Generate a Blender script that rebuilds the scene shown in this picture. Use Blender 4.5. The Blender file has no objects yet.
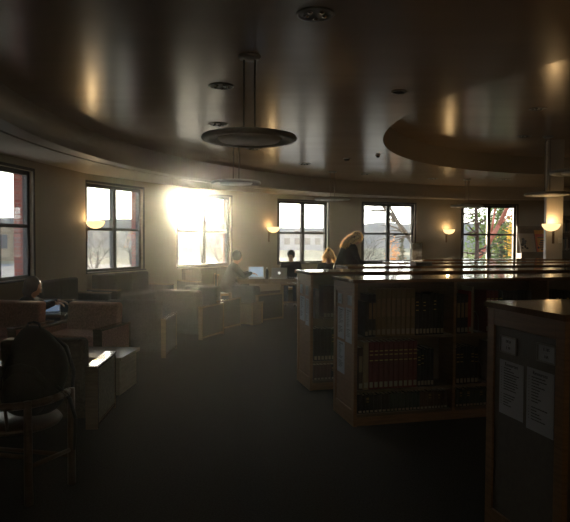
import bpy, bmesh, math, random
from mathutils import Vector, Matrix, noise
random.seed(7)
S = bpy.context.scene
COL = S.collection
R = math.radians
PI = math.pi

# ------------------------------------------------------------------ camera
F = 600.0
EYE = 1.55
cam_d = bpy.data.cameras.new('camera'); cam = bpy.data.objects.new('camera', cam_d); COL.objects.link(cam)
cam_d.sensor_width = 36; cam_d.lens = F/570*36; cam_d.clip_start = .05; cam_d.clip_end = 3000
cam.location = (0, 0, EYE)
cam.rotation_mode = 'XYZ'
cam.matrix_world = Matrix.Translation((0,0,EYE)) @ Matrix.Rotation(R(90-1.95),4,'X') @ Matrix.Rotation(R(.25),4,'Z')
S.camera = cam

# ------------------------------------------------------------------ sky, exposure
SKY = 1.8; SUN_E = 13.0
SUN_AZ = math.atan(-91/600); SUN_EL = R(3.75)
w = bpy.data.worlds.new('sky'); S.world = w; w.use_nodes = True
nt = w.node_tree; nt.nodes.clear()
sdir = Vector((math.sin(SUN_AZ)*math.cos(SUN_EL), math.cos(SUN_AZ)*math.cos(SUN_EL), math.sin(SUN_EL)))
def N_(t, **k):
    n = nt.nodes.new(t)
    for a, v in k.items(): setattr(n, a, v)
    return n
def MA(op, a, b=None, c=None):
    n = N_('ShaderNodeMath', operation=op)
    for i, v in enumerate((a, b, c)):
        if v is None: continue
        if isinstance(v, (int, float)): n.inputs[i].default_value = v
        else: nt.links.new(v, n.inputs[i])
    return n.outputs[0]
tc = N_('ShaderNodeTexCoord'); sep = N_('ShaderNodeSeparateXYZ'); nt.links.new(tc.outputs['Generated'], sep.inputs[0])
dot = N_('ShaderNodeVectorMath', operation='DOT_PRODUCT'); nt.links.new(tc.outputs['Generated'], dot.inputs[0]); dot.inputs[1].default_value = sdir
theta = MA('ARCCOSINE', MA('MINIMUM', dot.outputs['Value'], .9999999))
ramp = N_('ShaderNodeValToRGB'); nt.links.new(MA('MAXIMUM', sep.outputs[2], 0), ramp.inputs[0])
e = ramp.color_ramp.elements; e[0].position = 0; e[0].color = (1.0,1.0,.96,1); e[1].position = .9; e[1].color = (.30,.42,.66,1)
x = e.new(.22); x.color = (.72,.86,1.0,1)
def glow(width, strength, col):
    g = MA('MULTIPLY', MA('EXPONENT', MA('MULTIPLY', theta, -1/width)), strength)
    m = N_('ShaderNodeMix', data_type='RGBA', blend_type='MULTIPLY'); m.inputs[0].default_value = 1
    m.inputs[6].default_value = (*col,1); nt.links.new(g, m.inputs[7]); return m.outputs[2]
def addc(a, b):
    m = N_('ShaderNodeMix', data_type='RGBA', blend_type='ADD'); m.inputs[0].default_value = 1
    nt.links.new(a, m.inputs[6]); nt.links.new(b, m.inputs[7]); return m.outputs[2]
disc = N_('ShaderNodeMix', data_type='RGBA'); nt.links.new(MA('LESS_THAN', theta, R(.36)), disc.inputs[0])
disc.inputs[6].default_value = (0,0,0,1); disc.inputs[7].default_value = (900,820,600,1)
col = addc(addc(addc(ramp.outputs[0], glow(R(24), 5.0, (1,.93,.76))), glow(R(3.0), 14, (1,.88,.6))), disc.outputs[2])
bg = N_('ShaderNodeBackground'); bg.inputs['Strength'].default_value = SKY
wo = N_('ShaderNodeOutputWorld')
nt.links.new(col, bg.inputs[0]); nt.links.new(bg.outputs[0], wo.inputs[0])
sl = bpy.data.lights.new('sun', 'SUN'); sl.energy = SUN_E; sl.angle = R(.6); sl.color = (1,.80,.52)
so = bpy.data.objects.new('sun', sl); COL.objects.link(so); so.rotation_euler = sdir.to_track_quat('Z','Y').to_euler(); so.location = sdir*60
S.view_settings.view_transform = 'Standard'; S.view_settings.look = 'None'
S.view_settings.gamma = 1; S.view_settings.use_curve_mapping = False
S.view_settings.exposure = 0.35
S.cycles.use_denoising = True
S.cycles.max_bounces = 10; S.cycles.diffuse_bounces = 6; S.cycles.glossy_bounces = 5
S.cycles.transparent_max_bounces = 24; S.cycles.volume_bounces = 0
S.cycles.sample_clamp_indirect = 8
S.cycles.caustics_reflective = False; S.cycles.caustics_refractive = False

GLARE_HAZE = 0.0009  # switches on the volume added for the sun's glare

# ------------------------------------------------------------------ materials
M = {}
def mat(name, col, rough=.6, metal=0, spec=.5, emit=None, es=0, bump=None, var=None, coat=0, sub=None, stretch=None):
    m = bpy.data.materials.new(name); m.use_nodes = True
    nt = m.node_tree; b = nt.nodes['Principled BSDF']
    b.inputs['Base Color'].default_value = (*col, 1); b.inputs['Roughness'].default_value = rough
    b.inputs['Metallic'].default_value = metal; b.inputs['Specular IOR Level'].default_value = spec
    b.inputs['Coat Weight'].default_value = coat
    if emit: b.inputs['Emission Color'].default_value = (*emit, 1); b.inputs['Emission Strength'].default_value = es
    tc = nt.nodes.new('ShaderNodeTexCoord')
    mp = nt.nodes.new('ShaderNodeMapping'); nt.links.new(tc.outputs['Object'], mp.inputs[0])
    if stretch: mp.inputs['Scale'].default_value = stretch
    if var:   # (scale, amount)
        n = nt.nodes.new('ShaderNodeTexNoise'); n.inputs['Scale'].default_value = var[0]; n.inputs['Detail'].default_value = 5
        nt.links.new(mp.outputs[0], n.inputs['Vector'])
        r = nt.nodes.new('ShaderNodeValToRGB')
        a = var[1]
        r.color_ramp.elements[0].position = .3; r.color_ramp.elements[1].position = .7
        r.color_ramp.elements[0].color = (*[c*(1-a) for c in col], 1)
        r.color_ramp.elements[1].color = (*[min(1, c*(1+a)) for c in col], 1)
        nt.links.new(n.outputs[0], r.inputs[0]); nt.links.new(r.outputs[0], b.inputs['Base Color'])
    if bump:
        n2 = nt.nodes.new('ShaderNodeTexNoise'); n2.inputs['Scale'].default_value = bump[0]; n2.inputs['Detail'].default_value = 3
        nt.links.new(mp.outputs[0], n2.inputs['Vector'])
        bp = nt.nodes.new('ShaderNodeBump'); bp.inputs['Strength'].default_value = bump[1]; bp.inputs['Distance'].default_value = .01
        nt.links.new(n2.outputs[0], bp.inputs['Height']); nt.links.new(bp.outputs[0], b.inputs['Normal'])
    M[name] = m
    return m

mat('plaster', (.30,.26,.20), .7, bump=(60,.08), var=(1.2,.05))
mat('ceiling_paint', (.72,.60,.49), .21, spec=.5, var=(.8,.06), bump=(5,.03), stretch=(.5,3,1))
M['ceiling_paint'].node_tree.nodes['Principled BSDF'].inputs['IOR'].default_value = 2.6
mat('soffit_paint', (.45,.41,.35), .42, var=(1,.05), bump=(20,.03))
mat('column_paint', (.55,.5,.43), .6, bump=(50,.06))
mat('carpet', (.034,.035,.038), .95, spec=.2, var=(90,.35), bump=(220,.5))
mat('baseboard_rubber', (.03,.028,.026), .5)
mat('frame_dark', (.022,.022,.025), .45)
mat('frame_trim', (.03,.028,.026), .6)
mat('wood_maple', (.30,.165,.075), .38, var=(5,.22), stretch=(1.2,1.2,12), coat=.15)
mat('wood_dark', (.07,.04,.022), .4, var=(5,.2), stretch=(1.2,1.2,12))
mat('wood_top', (.20,.10,.045), .2, spec=.6, var=(6,.2), stretch=(1,12,1), coat=.6)
mat('wood_pale', (.42,.36,.29), .25, var=(6,.12), stretch=(1,1,9), coat=.5)
mat('wood_light', (.21,.165,.12), .22, var=(6,.18), stretch=(1,1,9), coat=.6)
mat('wood_panel', (.26,.14,.07), .42, var=(4,.2), stretch=(2,2,14))
mat('panel_grey', (.13,.11,.085), .6, var=(30,.1))
mat('shelf_board', (.16,.11,.06), .5, var=(6,.15), stretch=(1,10,1))
mat('fabric_rose', (.55,.34,.27), .9, spec=.2, var=(45,.25), bump=(160,.4))
mat('fabric_dark', (.055,.058,.06), .9, spec=.2, var=(45,.3), bump=(160,.4))
mat('fabric_olive', (.11,.10,.075), .9, spec=.2, var=(45,.25), bump=(160,.4))
mat('fabric_tan', (.30,.22,.13), .9, spec=.2, var=(40,.2), bump=(160,.4))
mat('black_nylon', (.012,.012,.013), .75, bump=(120,.3))
mat('black_strap', (.02,.02,.022), .6)
mat('chrome', (.8,.8,.8), .12, metal=1)
mat('steel', (.35,.33,.30), .35, metal=1)
mat('pendant_metal', (.42,.43,.42), .45, metal=.15)
mat('pendant_glass', (.85,.87,.87), .45)
mat('bronze', (.16,.11,.07), .4, metal=.8)
mat('paper', (.5,.52,.56), .8, var=(9,.04))
mat('paper_cream', (.55,.47,.34), .8)
mat('ink', (.03,.03,.035), .8)
mat('lamp_bowl', (.9,.75,.5), .4, emit=(1.0,.68,.32), es=1.25)
mat('screen_blue', (.1,.15,.25), .3, emit=(.30,.42,.62), es=.22)
mat('screen_pale', (.2,.25,.3), .3, emit=(.5,.65,.78), es=.38)
mat('logo_glow', (.9,.9,.9), .3, emit=(1,1,1), es=2.2)
mat('aluminium', (.42,.43,.45), .35, metal=.7)
mat('plastic_dark', (.03,.03,.03), .4)
mat('plastic_white', (.7,.68,.62), .4)
mat('skin', (.45,.26,.18), .55)
mat('hair_sunlit', (.85,.60,.28), .45)  # bright strands: the sun rim on the hair is put into this colour
mat('hair_blond_shade', (.12,.075,.04), .45, var=(60,.4), stretch=(1,1,.15))  # body of the blond hair, darkened to stand for its backlit side
mat('hair_dark', (.02,.015,.012), .45, var=(60,.3), stretch=(1,1,.15))
mat('cloth_black', (.014,.014,.017), .9, spec=.2, bump=(40,.3))
mat('cloth_grey', (.05,.052,.06), .9, spec=.2, bump=(40,.3))
mat('cloth_green', (.018,.022,.021), .9, spec=.2, bump=(40,.3))
mat('denim', (.03,.04,.07), .9, bump=(60,.3))
mat('shoe_leather', (.02,.017,.015), .5)
mat('bark', (.05,.037,.027), .9, bump=(20,.6), var=(10,.3))
mat('bark_red_lit', (.42,.13,.075), .8, bump=(20,.6), var=(6,.35))  # red light falling on the trunks is put into the bark colour
mat('leaf_green', (.10,.16,.035), .7, var=(3,.5))
mat('leaf_dark', (.035,.06,.025), .7, var=(3,.5))
mat('leaf_yellow', (.75,.48,.06), .7, var=(3,.4))
mat('leaf_orange', (.45,.2,.06), .7, var=(3,.4))
mat('ground_grass', (.13,.13,.07), .95, var=(.3,.4))
mat('asphalt', (.16,.165,.18), .8, var=(.4,.2))
mat('hill', (.16,.155,.14), 1, var=(.02,.3))
mat('building_tan', (.5,.36,.22), .8, var=(.5,.1))
mat('building_grey', (.3,.32,.36), .8)
mat('roof_grey', (.12,.12,.13), .8)
mat('car_paint', (.3,.33,.4), .25, metal=.3)
mat('car_white', (.7,.72,.75), .25)
mat('tyre', (.02,.02,.02), .8)

def brick_mat():
    m = bpy.data.materials.new('brick'); m.use_nodes = True; nt = m.node_tree; b = nt.nodes['Principled BSDF']
    b.inputs['Roughness'].default_value = .85
    tc = nt.nodes.new('ShaderNodeTexCoord'); sep = nt.nodes.new('ShaderNodeSeparateXYZ'); nt.links.new(tc.outputs['Object'], sep.inputs[0])
    ad = nt.nodes.new('ShaderNodeMath'); ad.operation = 'ADD'; nt.links.new(sep.outputs[0], ad.inputs[0]); nt.links.new(sep.outputs[1], ad.inputs[1])
    cb = nt.nodes.new('ShaderNodeCombineXYZ'); nt.links.new(ad.outputs[0], cb.inputs[0]); nt.links.new(sep.outputs[2], cb.inputs[1])
    br = nt.nodes.new('ShaderNodeTexBrick'); nt.links.new(cb.outputs[0], br.inputs['Vector'])
    br.inputs['Color1'].default_value = (.36,.075,.045,1); br.inputs['Color2'].default_value = (.27,.055,.04,1)
    br.inputs['Mortar'].default_value = (.25,.17,.14,1); br.inputs['Scale'].default_value = 1
    br.inputs['Mortar Size'].default_value = .008; br.inputs['Brick Width'].default_value = .21; br.inputs['Row Height'].default_value = .075
    nt.links.new(br.outputs[0], b.inputs['Base Color'])
    M['brick'] = m
brick_mat()
def leafy(name, trans=.45):
    m = M[name]; nt = m.node_tree; b = nt.nodes['Principled BSDF']; o = nt.nodes['Material Output']
    t = nt.nodes.new('ShaderNodeBsdfTranslucent'); mx = nt.nodes.new('ShaderNodeMixShader'); mx.inputs[0].default_value = trans
    src = b.inputs['Base Color'].links
    if src: nt.links.new(src[0].from_socket, t.inputs[0])
    else: t.inputs[0].default_value = b.inputs['Base Color'].default_value
    nt.links.new(b.outputs[0], mx.inputs[1]); nt.links.new(t.outputs[0], mx.inputs[2]); nt.links.new(mx.outputs[0], o.inputs[0])
for n in ('leaf_green','leaf_dark','leaf_yellow','leaf_orange'): leafy(n)
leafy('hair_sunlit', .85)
def glass_mat(name, dirt, seed):
    m = bpy.data.materials.new(name); m.use_nodes = True; nt = m.node_tree; nt.nodes.clear()
    o = nt.nodes.new('ShaderNodeOutputMaterial')
    t = nt.nodes.new('ShaderNodeBsdfTransparent'); t.inputs[0].default_value = (.92,.94,.95,1)
    g = nt.nodes.new('ShaderNodeBsdfGlossy'); g.inputs['Roughness'].default_value = .02
    fr = nt.nodes.new('ShaderNodeFresnel'); fr.inputs[0].default_value = 1.5
    geo = nt.nodes.new('ShaderNodeNewGeometry')
    mul = nt.nodes.new('ShaderNodeMath'); mul.operation = 'MULTIPLY'; mul.inputs[1].default_value = .6; nt.links.new(fr.outputs[0], mul.inputs[0])
    m1 = nt.nodes.new('ShaderNodeMixShader'); nt.links.new(mul.outputs[0], m1.inputs[0]); nt.links.new(t.outputs[0], m1.inputs[1]); nt.links.new(g.outputs[0], m1.inputs[2])
    tl = nt.nodes.new('ShaderNodeBsdfTranslucent'); tl.inputs[0].default_value = (.9,.9,.9,1)
    tc = nt.nodes.new('ShaderNodeTexCoord'); mp = nt.nodes.new('ShaderNodeMapping'); mp.inputs['Location'].default_value = (seed,seed,seed)
    mp.inputs['Scale'].default_value = (1,1,2.5)
    nt.links.new(tc.outputs['Object'], mp.inputs[0])
    n = nt.nodes.new('ShaderNodeTexNoise'); n.inputs['Scale'].default_value = 1.6; n.inputs['Detail'].default_value = 4; n.inputs['Distortion'].default_value = 2.5
    nt.links.new(mp.outputs[0], n.inputs['Vector'])
    mr = nt.nodes.new('ShaderNodeMapRange'); mr.inputs[1].default_value = .35; mr.inputs[2].default_value = .7; mr.inputs[3].default_value = dirt*.5; mr.inputs[4].default_value = dirt*1.3
    nt.links.new(n.outputs[0], mr.inputs[0])
    m2 = nt.nodes.new('ShaderNodeMixShader'); nt.links.new(mr.outputs[0], m2.inputs[0]); nt.links.new(m1.outputs[0], m2.inputs[1]); nt.links.new(tl.outputs[0], m2.inputs[2])
    nt.links.new(m2.outputs[0], o.inputs[0]); M[name] = m
glass_mat('glass_dusty', .05, 3)
glass_mat('glass_smeared', .012, 8)
glass_mat('glass_clean', .003, 1)
def acrylic():
    m = bpy.data.materials.new('acrylic'); m.use_nodes = True; nt = m.node_tree; nt.nodes.clear()
    o = nt.nodes.new('ShaderNodeOutputMaterial'); t = nt.nodes.new('ShaderNodeBsdfTransparent'); g = nt.nodes.new('ShaderNodeBsdfGlossy'); g.inputs['Roughness'].default_value=.05
    mx = nt.nodes.new('ShaderNodeMixShader'); mx.inputs[0].default_value = .12
    nt.links.new(t.outputs[0], mx.inputs[1]); nt.links.new(g.outputs[0], mx.inputs[2]); nt.links.new(mx.outputs[0], o.inputs[0]); M['acrylic'] = m
acrylic()

# ------------------------------------------------------------------ helpers
def link(o, parent=None):
    COL.objects.link(o)
    if parent: o.parent = parent
    return o
def obj(name, bm, m, parent=None, smooth=False, bevel=0, seg=2):
    bmesh.ops.recalc_face_normals(bm, faces=bm.faces)
    me = bpy.data.meshes.new(name); bm.to_mesh(me); bm.free()
    for mm in (m if isinstance(m, (list, tuple)) else [m]): me.materials.append(M[mm] if isinstance(mm, str) else mm)
    if smooth: me.polygons.foreach_set('use_smooth', [True]*len(me.polygons))
    o = link(bpy.data.objects.new(name, me), parent)
    if bevel:
        b = o.modifiers.new('bevel', 'BEVEL'); b.width = bevel; b.segments = seg; b.limit_method = 'ANGLE'
    return o
def tag(o, label, cat, group=None, kind=None):
    o['label'] = label; o['category'] = cat
    if group: o['group'] = group
    if kind: o['kind'] = kind
    return o
def thing(name, label, cat, loc=(0,0,0), rz=0, group=None):
    o = link(bpy.data.objects.new(name, None)); o.location = loc; o.rotation_euler = (0,0,rz); o.empty_display_size = .1
    return tag(o, label, cat, group)
def struct(name, bm, m, parent=None, **k):
    o = obj(name, bm, m, parent, **k); o['kind'] = 'structure'; return o
def B(): return bmesh.new()
def box(bm, x0, x1, y0, y1, z0, z1, mi=0, mtx=None):
    v = [bm.verts.new(p) for p in ((x0,y0,z0),(x1,y0,z0),(x1,y1,z0),(x0,y1,z0),(x0,y0,z1),(x1,y0,z1),(x1,y1,z1),(x0,y1,z1))]
    if mtx: bmesh.ops.transform(bm, matrix=mtx, verts=v)
    for f in ((0,3,2,1),(4,5,6,7),(0,1,5,4),(1,2,6,5),(2,3,7,6),(3,0,4,7)):
        bm.faces.new([v[i] for i in f]).material_index = mi
    return bm
def bx(*a, **k): return box(B(), *a, **k)
def cyl(bm, p0, p1, r0, r1=None, n=12, mi=0):
    r1 = r0 if r1 is None else r1
    p0, p1 = Vector(p0), Vector(p1); d = (p1-p0)
    q = d.to_track_quat('Z', 'Y').to_matrix()
    rings = []
    for p, r in ((p0,r0),(p1,r1)):
        rings.append([bm.verts.new(p + q @ Vector((r*math.cos(2*PI*i/n), r*math.sin(2*PI*i/n), 0))) for i in range(n)])
    for i in range(n):
        bm.faces.new((rings[0][i], rings[0][(i+1)%n], rings[1][(i+1)%n], rings[1][i])).material_index = mi
    bm.faces.new(rings[0][::-1]).material_index = mi; bm.faces.new(rings[1]).material_index = mi
    return bm
def lathe(bm, prof, n=40, a0=0, a1=2*PI, mi=0):
    full = abs(a1-a0-2*PI) < 1e-6; rings = []
    for i in range(n if full else n+1):
        a = a0+(a1-a0)*i/n
        rings.append([bm.verts.new((r*math.cos(a), r*math.sin(a), z)) for r, z in prof])
    for i in range(n):
        A, C = rings[i], rings[(i+1) % len(rings)]
        for j in range(len(prof)-1):
            bm.faces.new((A[j], C[j], C[j+1], A[j+1])).material_index = mi
    bmesh.ops.remove_doubles(bm, verts=bm.verts, dist=1e-5)
    return bm
def ell(bm, c, r, rot=None, n=16):
    res = bmesh.ops.create_uvsphere(bm, u_segments=n, v_segments=max(6, n*2//3), radius=1)
    m = Matrix.Translation(c) @ (rot.to_4x4() if rot else Matrix.Identity(4)) @ Matrix.Diagonal((*r, 1))
    bmesh.ops.transform(bm, matrix=m, verts=res['verts'])
    return bm
def tube(bm, pts, r, n=8):
    for i in range(len(pts)-1):
        a = r[i] if isinstance(r, (list,tuple)) else r; b = r[i+1] if isinstance(r, (list,tuple)) else r
        cyl(bm, pts[i], pts[i+1], a, b, n)
    return bm
def solid(bm_fn, name, m, parent, voxel=.01, smooth=2):
    """union of overlapping shapes grown into one continuous surface"""
    bm = B(); bm_fn(bm)
    me = bpy.data.meshes.new(name+'_src'); bm.to_mesh(me); bm.free()
    t = bpy.data.objects.new('tmp', me); COL.objects.link(t)
    r = t.modifiers.new('r', 'REMESH'); r.mode = 'VOXEL'; r.voxel_size = voxel
    if smooth: s = t.modifiers.new('s', 'SMOOTH'); s.iterations = smooth; s.factor = .5
    dg = bpy.context.evaluated_depsgraph_get()
    me2 = bpy.data.meshes.new_from_object(t.evaluated_get(dg)); me2.name = name
    bpy.data.objects.remove(t); bpy.data.meshes.remove(me)
    me2.materials.clear(); me2.materials.append(M[m]); me2.polygons.foreach_set('use_smooth', [True]*len(me2.polygons))
    return link(bpy.data.objects.new(name, me2), parent)
def limb(bm, pts, rr):
    for i in range(len(pts)-1):
        cyl(bm, pts[i], pts[i+1], rr[i], rr[i+1], 12)
    for p, r in zip(pts, rr): ell(bm, p, (r,r,r), n=12)
def dup(root, loc, rz, label=None, group=None):
    r = root.copy(); COL.objects.link(r); r.location = loc; r.rotation_euler = (0,0,rz)
    if label: r['label'] = label
    if group: r['group'] = group
    for ch in list(root.children):
        c = ch.copy(); COL.objects.link(c); c.parent = r
        for g in list(ch.children):
            d = g.copy(); COL.objects.link(d); d.parent = c
    return r
def text_bm(s, size, m4, bm=None, depth=.0006):
    cu = bpy.data.curves.new('t', 'FONT'); cu.body = s; cu.size = size; cu.align_x = 'CENTER'; cu.align_y = 'CENTER'; cu.extrude = depth; cu.resolution_u = 2
    t = bpy.data.objects.new('t', cu); COL.objects.link(t)
    dg = bpy.context.evaluated_depsgraph_get(); me = bpy.data.meshes.new_from_object(t.evaluated_get(dg))
    me.transform(m4); bm = bm or B(); bm.from_mesh(me)
    bpy.data.objects.remove(t); bpy.data.meshes.remove(me); bpy.data.curves.remove(cu)
    return bm

# ------------------------------------------------------------------ the room shell
SILL, HEAD, SOF, CEIL, REC = .88, 2.72, 2.90, 3.30, 3.75
CX, CY, RF = 8.1, 8.0, 11.35
def P(x, y): return Vector((x, y))
def d2(deg, L): return Vector((math.cos(R(deg))*L, math.sin(R(deg))*L))
W = []
for mode, x, y, ph in (('r',-4.35,10.37,82),('l',-4.06,12.3,65),('l',-2.68,15.0,48),('l',-.19,17.5,33),('l',2.42,18.7,17),('l',5.76,19.53,3)):
    a = P(x,y) if mode == 'l' else P(x,y)-d2(ph,1.8); W.append((a, a+d2(ph,1.8)))
nodes = [P(-4.1,-3.2), P(-4.75,5.0)]
for a, b in W: nodes += [a, b]
nodes += [P(13.8,19.9), P(13.8,-3.2)]
outline = nodes
def seg_frame(a, b):
    d = (b-a); L = d.length; d = d/L
    return Matrix(((d.x,-d.y,0,a.x),(d.y,d.x,0,a.y),(0,0,1,0),(0,0,0,1))), L   # local x along, local y outward, z up
WT = .16
def wall_seg(bm, a, b, z0, z1, t0=0, t1=WT, mi=0):
    m, L = seg_frame(a, b); box(bm, -.0, L, t0, t1, z0, z1, mi, m)
left = B(); far = B(); bl = B()
winspan = {2:1, 4:2, 6:3, 8:4, 10:5, 12:6}
n_out = len(nodes)
for i in range(n_out-2):
    a, b = nodes[i], nodes[i+1]
    bm = left if i < 6 else far
    if i in winspan:
        wall_seg(bm, a, b, 0, SILL); wall_seg(bm, a, b, HEAD, SOF+.02)
        wall_seg(bl, a, b, -.3, SILL-.04, WT, .36); wall_seg(bl, a, b, HEAD, CEIL+.7, WT, .36)
    else:
        wall_seg(bm, a, b, 0, SOF+.02)
        # brick skin overlaps a little into the opening like a masonry jamb
        m, L = seg_frame(a, b); box(bl, .0, L, WT, .36, -.3, CEIL+.7, 0, m)
struct('wall_left', left, 'plaster'); struct('wall_far', far, 'plaster')
struct('wall_outside', bl, 'brick')
struct('wall_right', bx(13.8,14.0,-3.2,20.2,0,SOF+.02), 'plaster')
struct('wall_back', bx(-4.3,14.0,-3.4,-3.2,0,SOF+.02), 'plaster')
bm = B()
vs = [bm.verts.new((p.x, p.y, 0)) for p in [q + (q-P(5,8)).normalized()*.1 for q in nodes]]; f = bm.faces.new(vs)
r = bmesh.ops.extrude_face_region(bm, geom=[f]); bmesh.ops.translate(bm, verts=[v for v in r['geom'] if isinstance(v, bmesh.types.BMVert)], vec=(0,0,-.2))
struct('floor', bm, 'carpet')
bb = B()
for i in range(n_out-2): wall_seg(bb, nodes[i], nodes[i+1], 0, .1, -.012, .0)
struct('baseboard_left', bb, 'baseboard_rubber')
struct('baseboard_right', box(bx(13.788,13.8,-3.2,19.9,0,.1), -4.1,13.788,-3.2,-3.188,0,.1), 'baseboard_rubber')

def ray_out(c, ang, poly, grow=0):
    d = Vector((math.cos(ang), math.sin(ang))); best = 1e9
    for i in range(len(poly)):
        a, b = poly[i], poly[(i+1) % len(poly)]; e = b-a
        den = d.x*e.y-d.y*e.x
        if abs(den) < 1e-9: continue
        ac = a-c; t = (ac.x*e.y-ac.y*e.x)/den; u = (ac.x*d.y-ac.y*d.x)/den
        if t > 0 and -1e-6 <= u <= 1+1e-6: best = min(best, t)
    return c + d*(best+grow)
N = 240
C0 = P(CX, CY); RC = P(8.0, 9.4); RR = 6.4
def ang(i): return 2*PI*i/N
def fascia_pt(i, r=RF):
    p = C0 + Vector((math.cos(ang(i)), math.sin(ang(i))))*r
    q = ray_out(C0, ang(i), outline, -.02)
    return p if (p-C0).length < (q-C0).length else q
# main ceiling (ring between the fascia and the round recess), recess wall and recess ceiling
bm = B()
ringA = [bm.verts.new((*fascia_pt(i, RF+.05), CEIL)) for i in range(N)]
def rec_pt(i, r=RR):
    return RC + Vector((math.cos(ang(i)), math.sin(ang(i))))*r
lim = 13.75
def clampx(p): return P(min(p.x, lim), p.y)
ringB = [bm.verts.new((*clampx(rec_pt(i)), CEIL)) for i in range(N)]
for i in range(N):
    j = (i+1) % N
    try: bm.faces.new((ringA[i], ringA[j], ringB[j], ringB[i]))
    except ValueError: pass
struct('ceiling', bm, 'ceiling_paint')
bm = B(); ro = [bm.verts.new((*clampx(rec_pt(i)), REC)) for i in range(N)]; bm.faces.new(ro)
struct('ceiling_recess', bm, 'ceiling_paint')
bm = B()
a_ = [bm.verts.new((*clampx(rec_pt(i)), CEIL)) for i in range(N)]; b_ = [bm.verts.new((*clampx(rec_pt(i)), REC)) for i in range(N)]
c_ = [bm.verts.new((*clampx(rec_pt(i, RR+.08)), CEIL+.001)) for i in range(N)]; e_ = [bm.verts.new((*clampx(rec_pt(i, RR+.08)), REC)) for i in range(N)]
for i in range(N):
    j = (i+1)%N
    bm.faces.new((a_[i],a_[j],b_[j],b_[i])); bm.faces.new((c_[i],c_[j],e_[j],e_[i]))
struct('trim_1', bm, 'soffit_paint', smooth=True)
# fascia + soffit, soffit with a slot (linear diffuser groove)
bm = B()
prof = [(RF,CEIL),(RF,SOF),(RF+.28,SOF),(RF+.28,SOF+.07),(RF+.34,SOF+.07),(RF+.34,SOF)]
rings = []
for k,(r_,z_) in enumerate(prof): rings.append([bm.verts.new((*fascia_pt(i, r_), z_)) for i in range(N)])
rings.append([bm.verts.new((*ray_out(C0, ang(i), outline, .05), SOF)) for i in range(N)])
for k in range(len(rings)-1):
    for i in range(N):
        j = (i+1)%N
        f = bm.faces.new((rings[k][i], rings[k][j], rings[k+1][j], rings[k+1][i])); f.smooth = k == 0
        if k in (2,3): f.material_index = 1
struct('trim_2', bm, ['soffit_paint','frame_dark'])
# roof slab above everything
bm = B()
vs = [bm.verts.new((p.x, p.y, CEIL+.52)) for p in [q + (q-P(5,8)).normalized()*.45 for q in nodes]]; f = bm.faces.new(vs)
r = bmesh.ops.extrude_face_region(bm, geom=[f]); bmesh.ops.translate(bm, verts=[v for v in r['geom'] if isinstance(v, bmesh.types.BMVert)], vec=(0,0,.2))
struct('roof', bm, 'roof_grey')

# windows: frame, mullion, transom, four panes each
for k, (a, b) in enumerate(W):
    m, L = seg_frame(a, b)
    root = link(bpy.data.objects.new('window_%d' % (k+1), None)); root['kind'] = 'structure'; root.matrix_world = m
    fw = .075; zm = SILL+(HEAD-SILL)*.487; xm = L/2
    bm = B(); y0, y1 = .06, .15
    box(bm, 0, fw, y0, y1, SILL, HEAD); box(bm, L-fw, L, y0, y1, SILL, HEAD)
    box(bm, fw, L-fw, y0, y1, SILL, SILL+fw*.8); box(bm, fw, L-fw, y0, y1, HEAD-fw, HEAD)
    o = obj('window_frame', bm, 'frame_dark', root, bevel=.006)
    obj('mullion', bx(xm-.055, xm+.055, y0-.01, y1, SILL+fw*.8, HEAD-fw), 'frame_dark', root, bevel=.006)
    bm = B(); box(bm, fw, xm-.055, y0+.005, y1-.005, zm-.03, zm+.03); box(bm, xm+.055, L-fw, y0+.005, y1-.005, zm-.03, zm+.03)
    obj('transom', bm, 'frame_dark', root, bevel=.004)
    obj('window_sill', bx(-.05, L+.05, -.06, .06, SILL-.03, SILL), 'frame_trim', root, bevel=.006)
    bm = B(); t = .05
    box(bm, -t, 0, -.015, .0, SILL, HEAD); box(bm, L, L+t, -.015, 0, SILL, HEAD); box(bm, -t, L+t, -.015, 0, HEAD, HEAD+t)
    obj('casing', bm, 'frame_trim', root, bevel=.004)
    g = ['glass_smeared','glass_dusty','glass_dusty','glass_dusty','glass_smeared','glass_clean','glass_clean','glass_clean'][k]
    gu = ['glass_clean','glass_smeared','glass_smeared','glass_smeared','glass_smeared','glass_clean','glass_clean','glass_clean'][k]
    for (xa, xb) in ((fw, xm-.055), (xm+.055, L-fw)):
        obj('pane', bx(xa, xb, .105, .111, SILL+fw*.8, zm-.03), g, root)
        obj('pane', bx(xa, xb, .105, .111, zm+.03, HEAD-fw), gu, root)

# ------------------------------------------------------------------ outside
GZ = -4.2
bm = B()
nx, ny = 60, 60
grid = [[None]*(ny+1) for _ in range(nx+1)]
for i in range(nx+1):
    for j in range(ny+1):
        x = -300+600*i/nx; y = 12+ (j/ny)**2*600
        grid[i][j] = bm.verts.new((x, y, GZ + noise.noise(Vector((x*.02,y*.02,0)))*min(1.5,(y-12)*.02)))
for i in range(nx):
    for j in range(ny): bm.faces.new((grid[i][j],grid[i+1][j],grid[i+1][j+1],grid[i][j+1]))
struct('ground', bm, 'ground_grass', smooth=True)
struct('car_park', bx(-90,10,45,110,GZ+1.2,GZ+1.26), 'asphalt')
bm = B()
prev = None
for i in range(121):
    a = R(-75+150*i/120); D = 560
    h = 22+9*noise.noise(Vector((i*.09,3,0)))+3*noise.noise(Vector((i*.5,1,0)))+1.2*noise.noise(Vector((i*1.7,9,0)))
    x, y = math.sin(a)*D, math.cos(a)*D
    cur = [bm.verts.new((x*.8,y*.8,GZ-1)), bm.verts.new((x*.93,y*.93,GZ+h*.7)), bm.verts.new((x,y,GZ+h)), bm.verts.new((x*1.2,y*1.2,GZ-1))]
    if prev:
        for k in range(3): bm.faces.new((prev[k],cur[k],cur[k+1],prev[k+1]))
    prev = cur
struct('hills', bm, 'hill', smooth=True)

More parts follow.
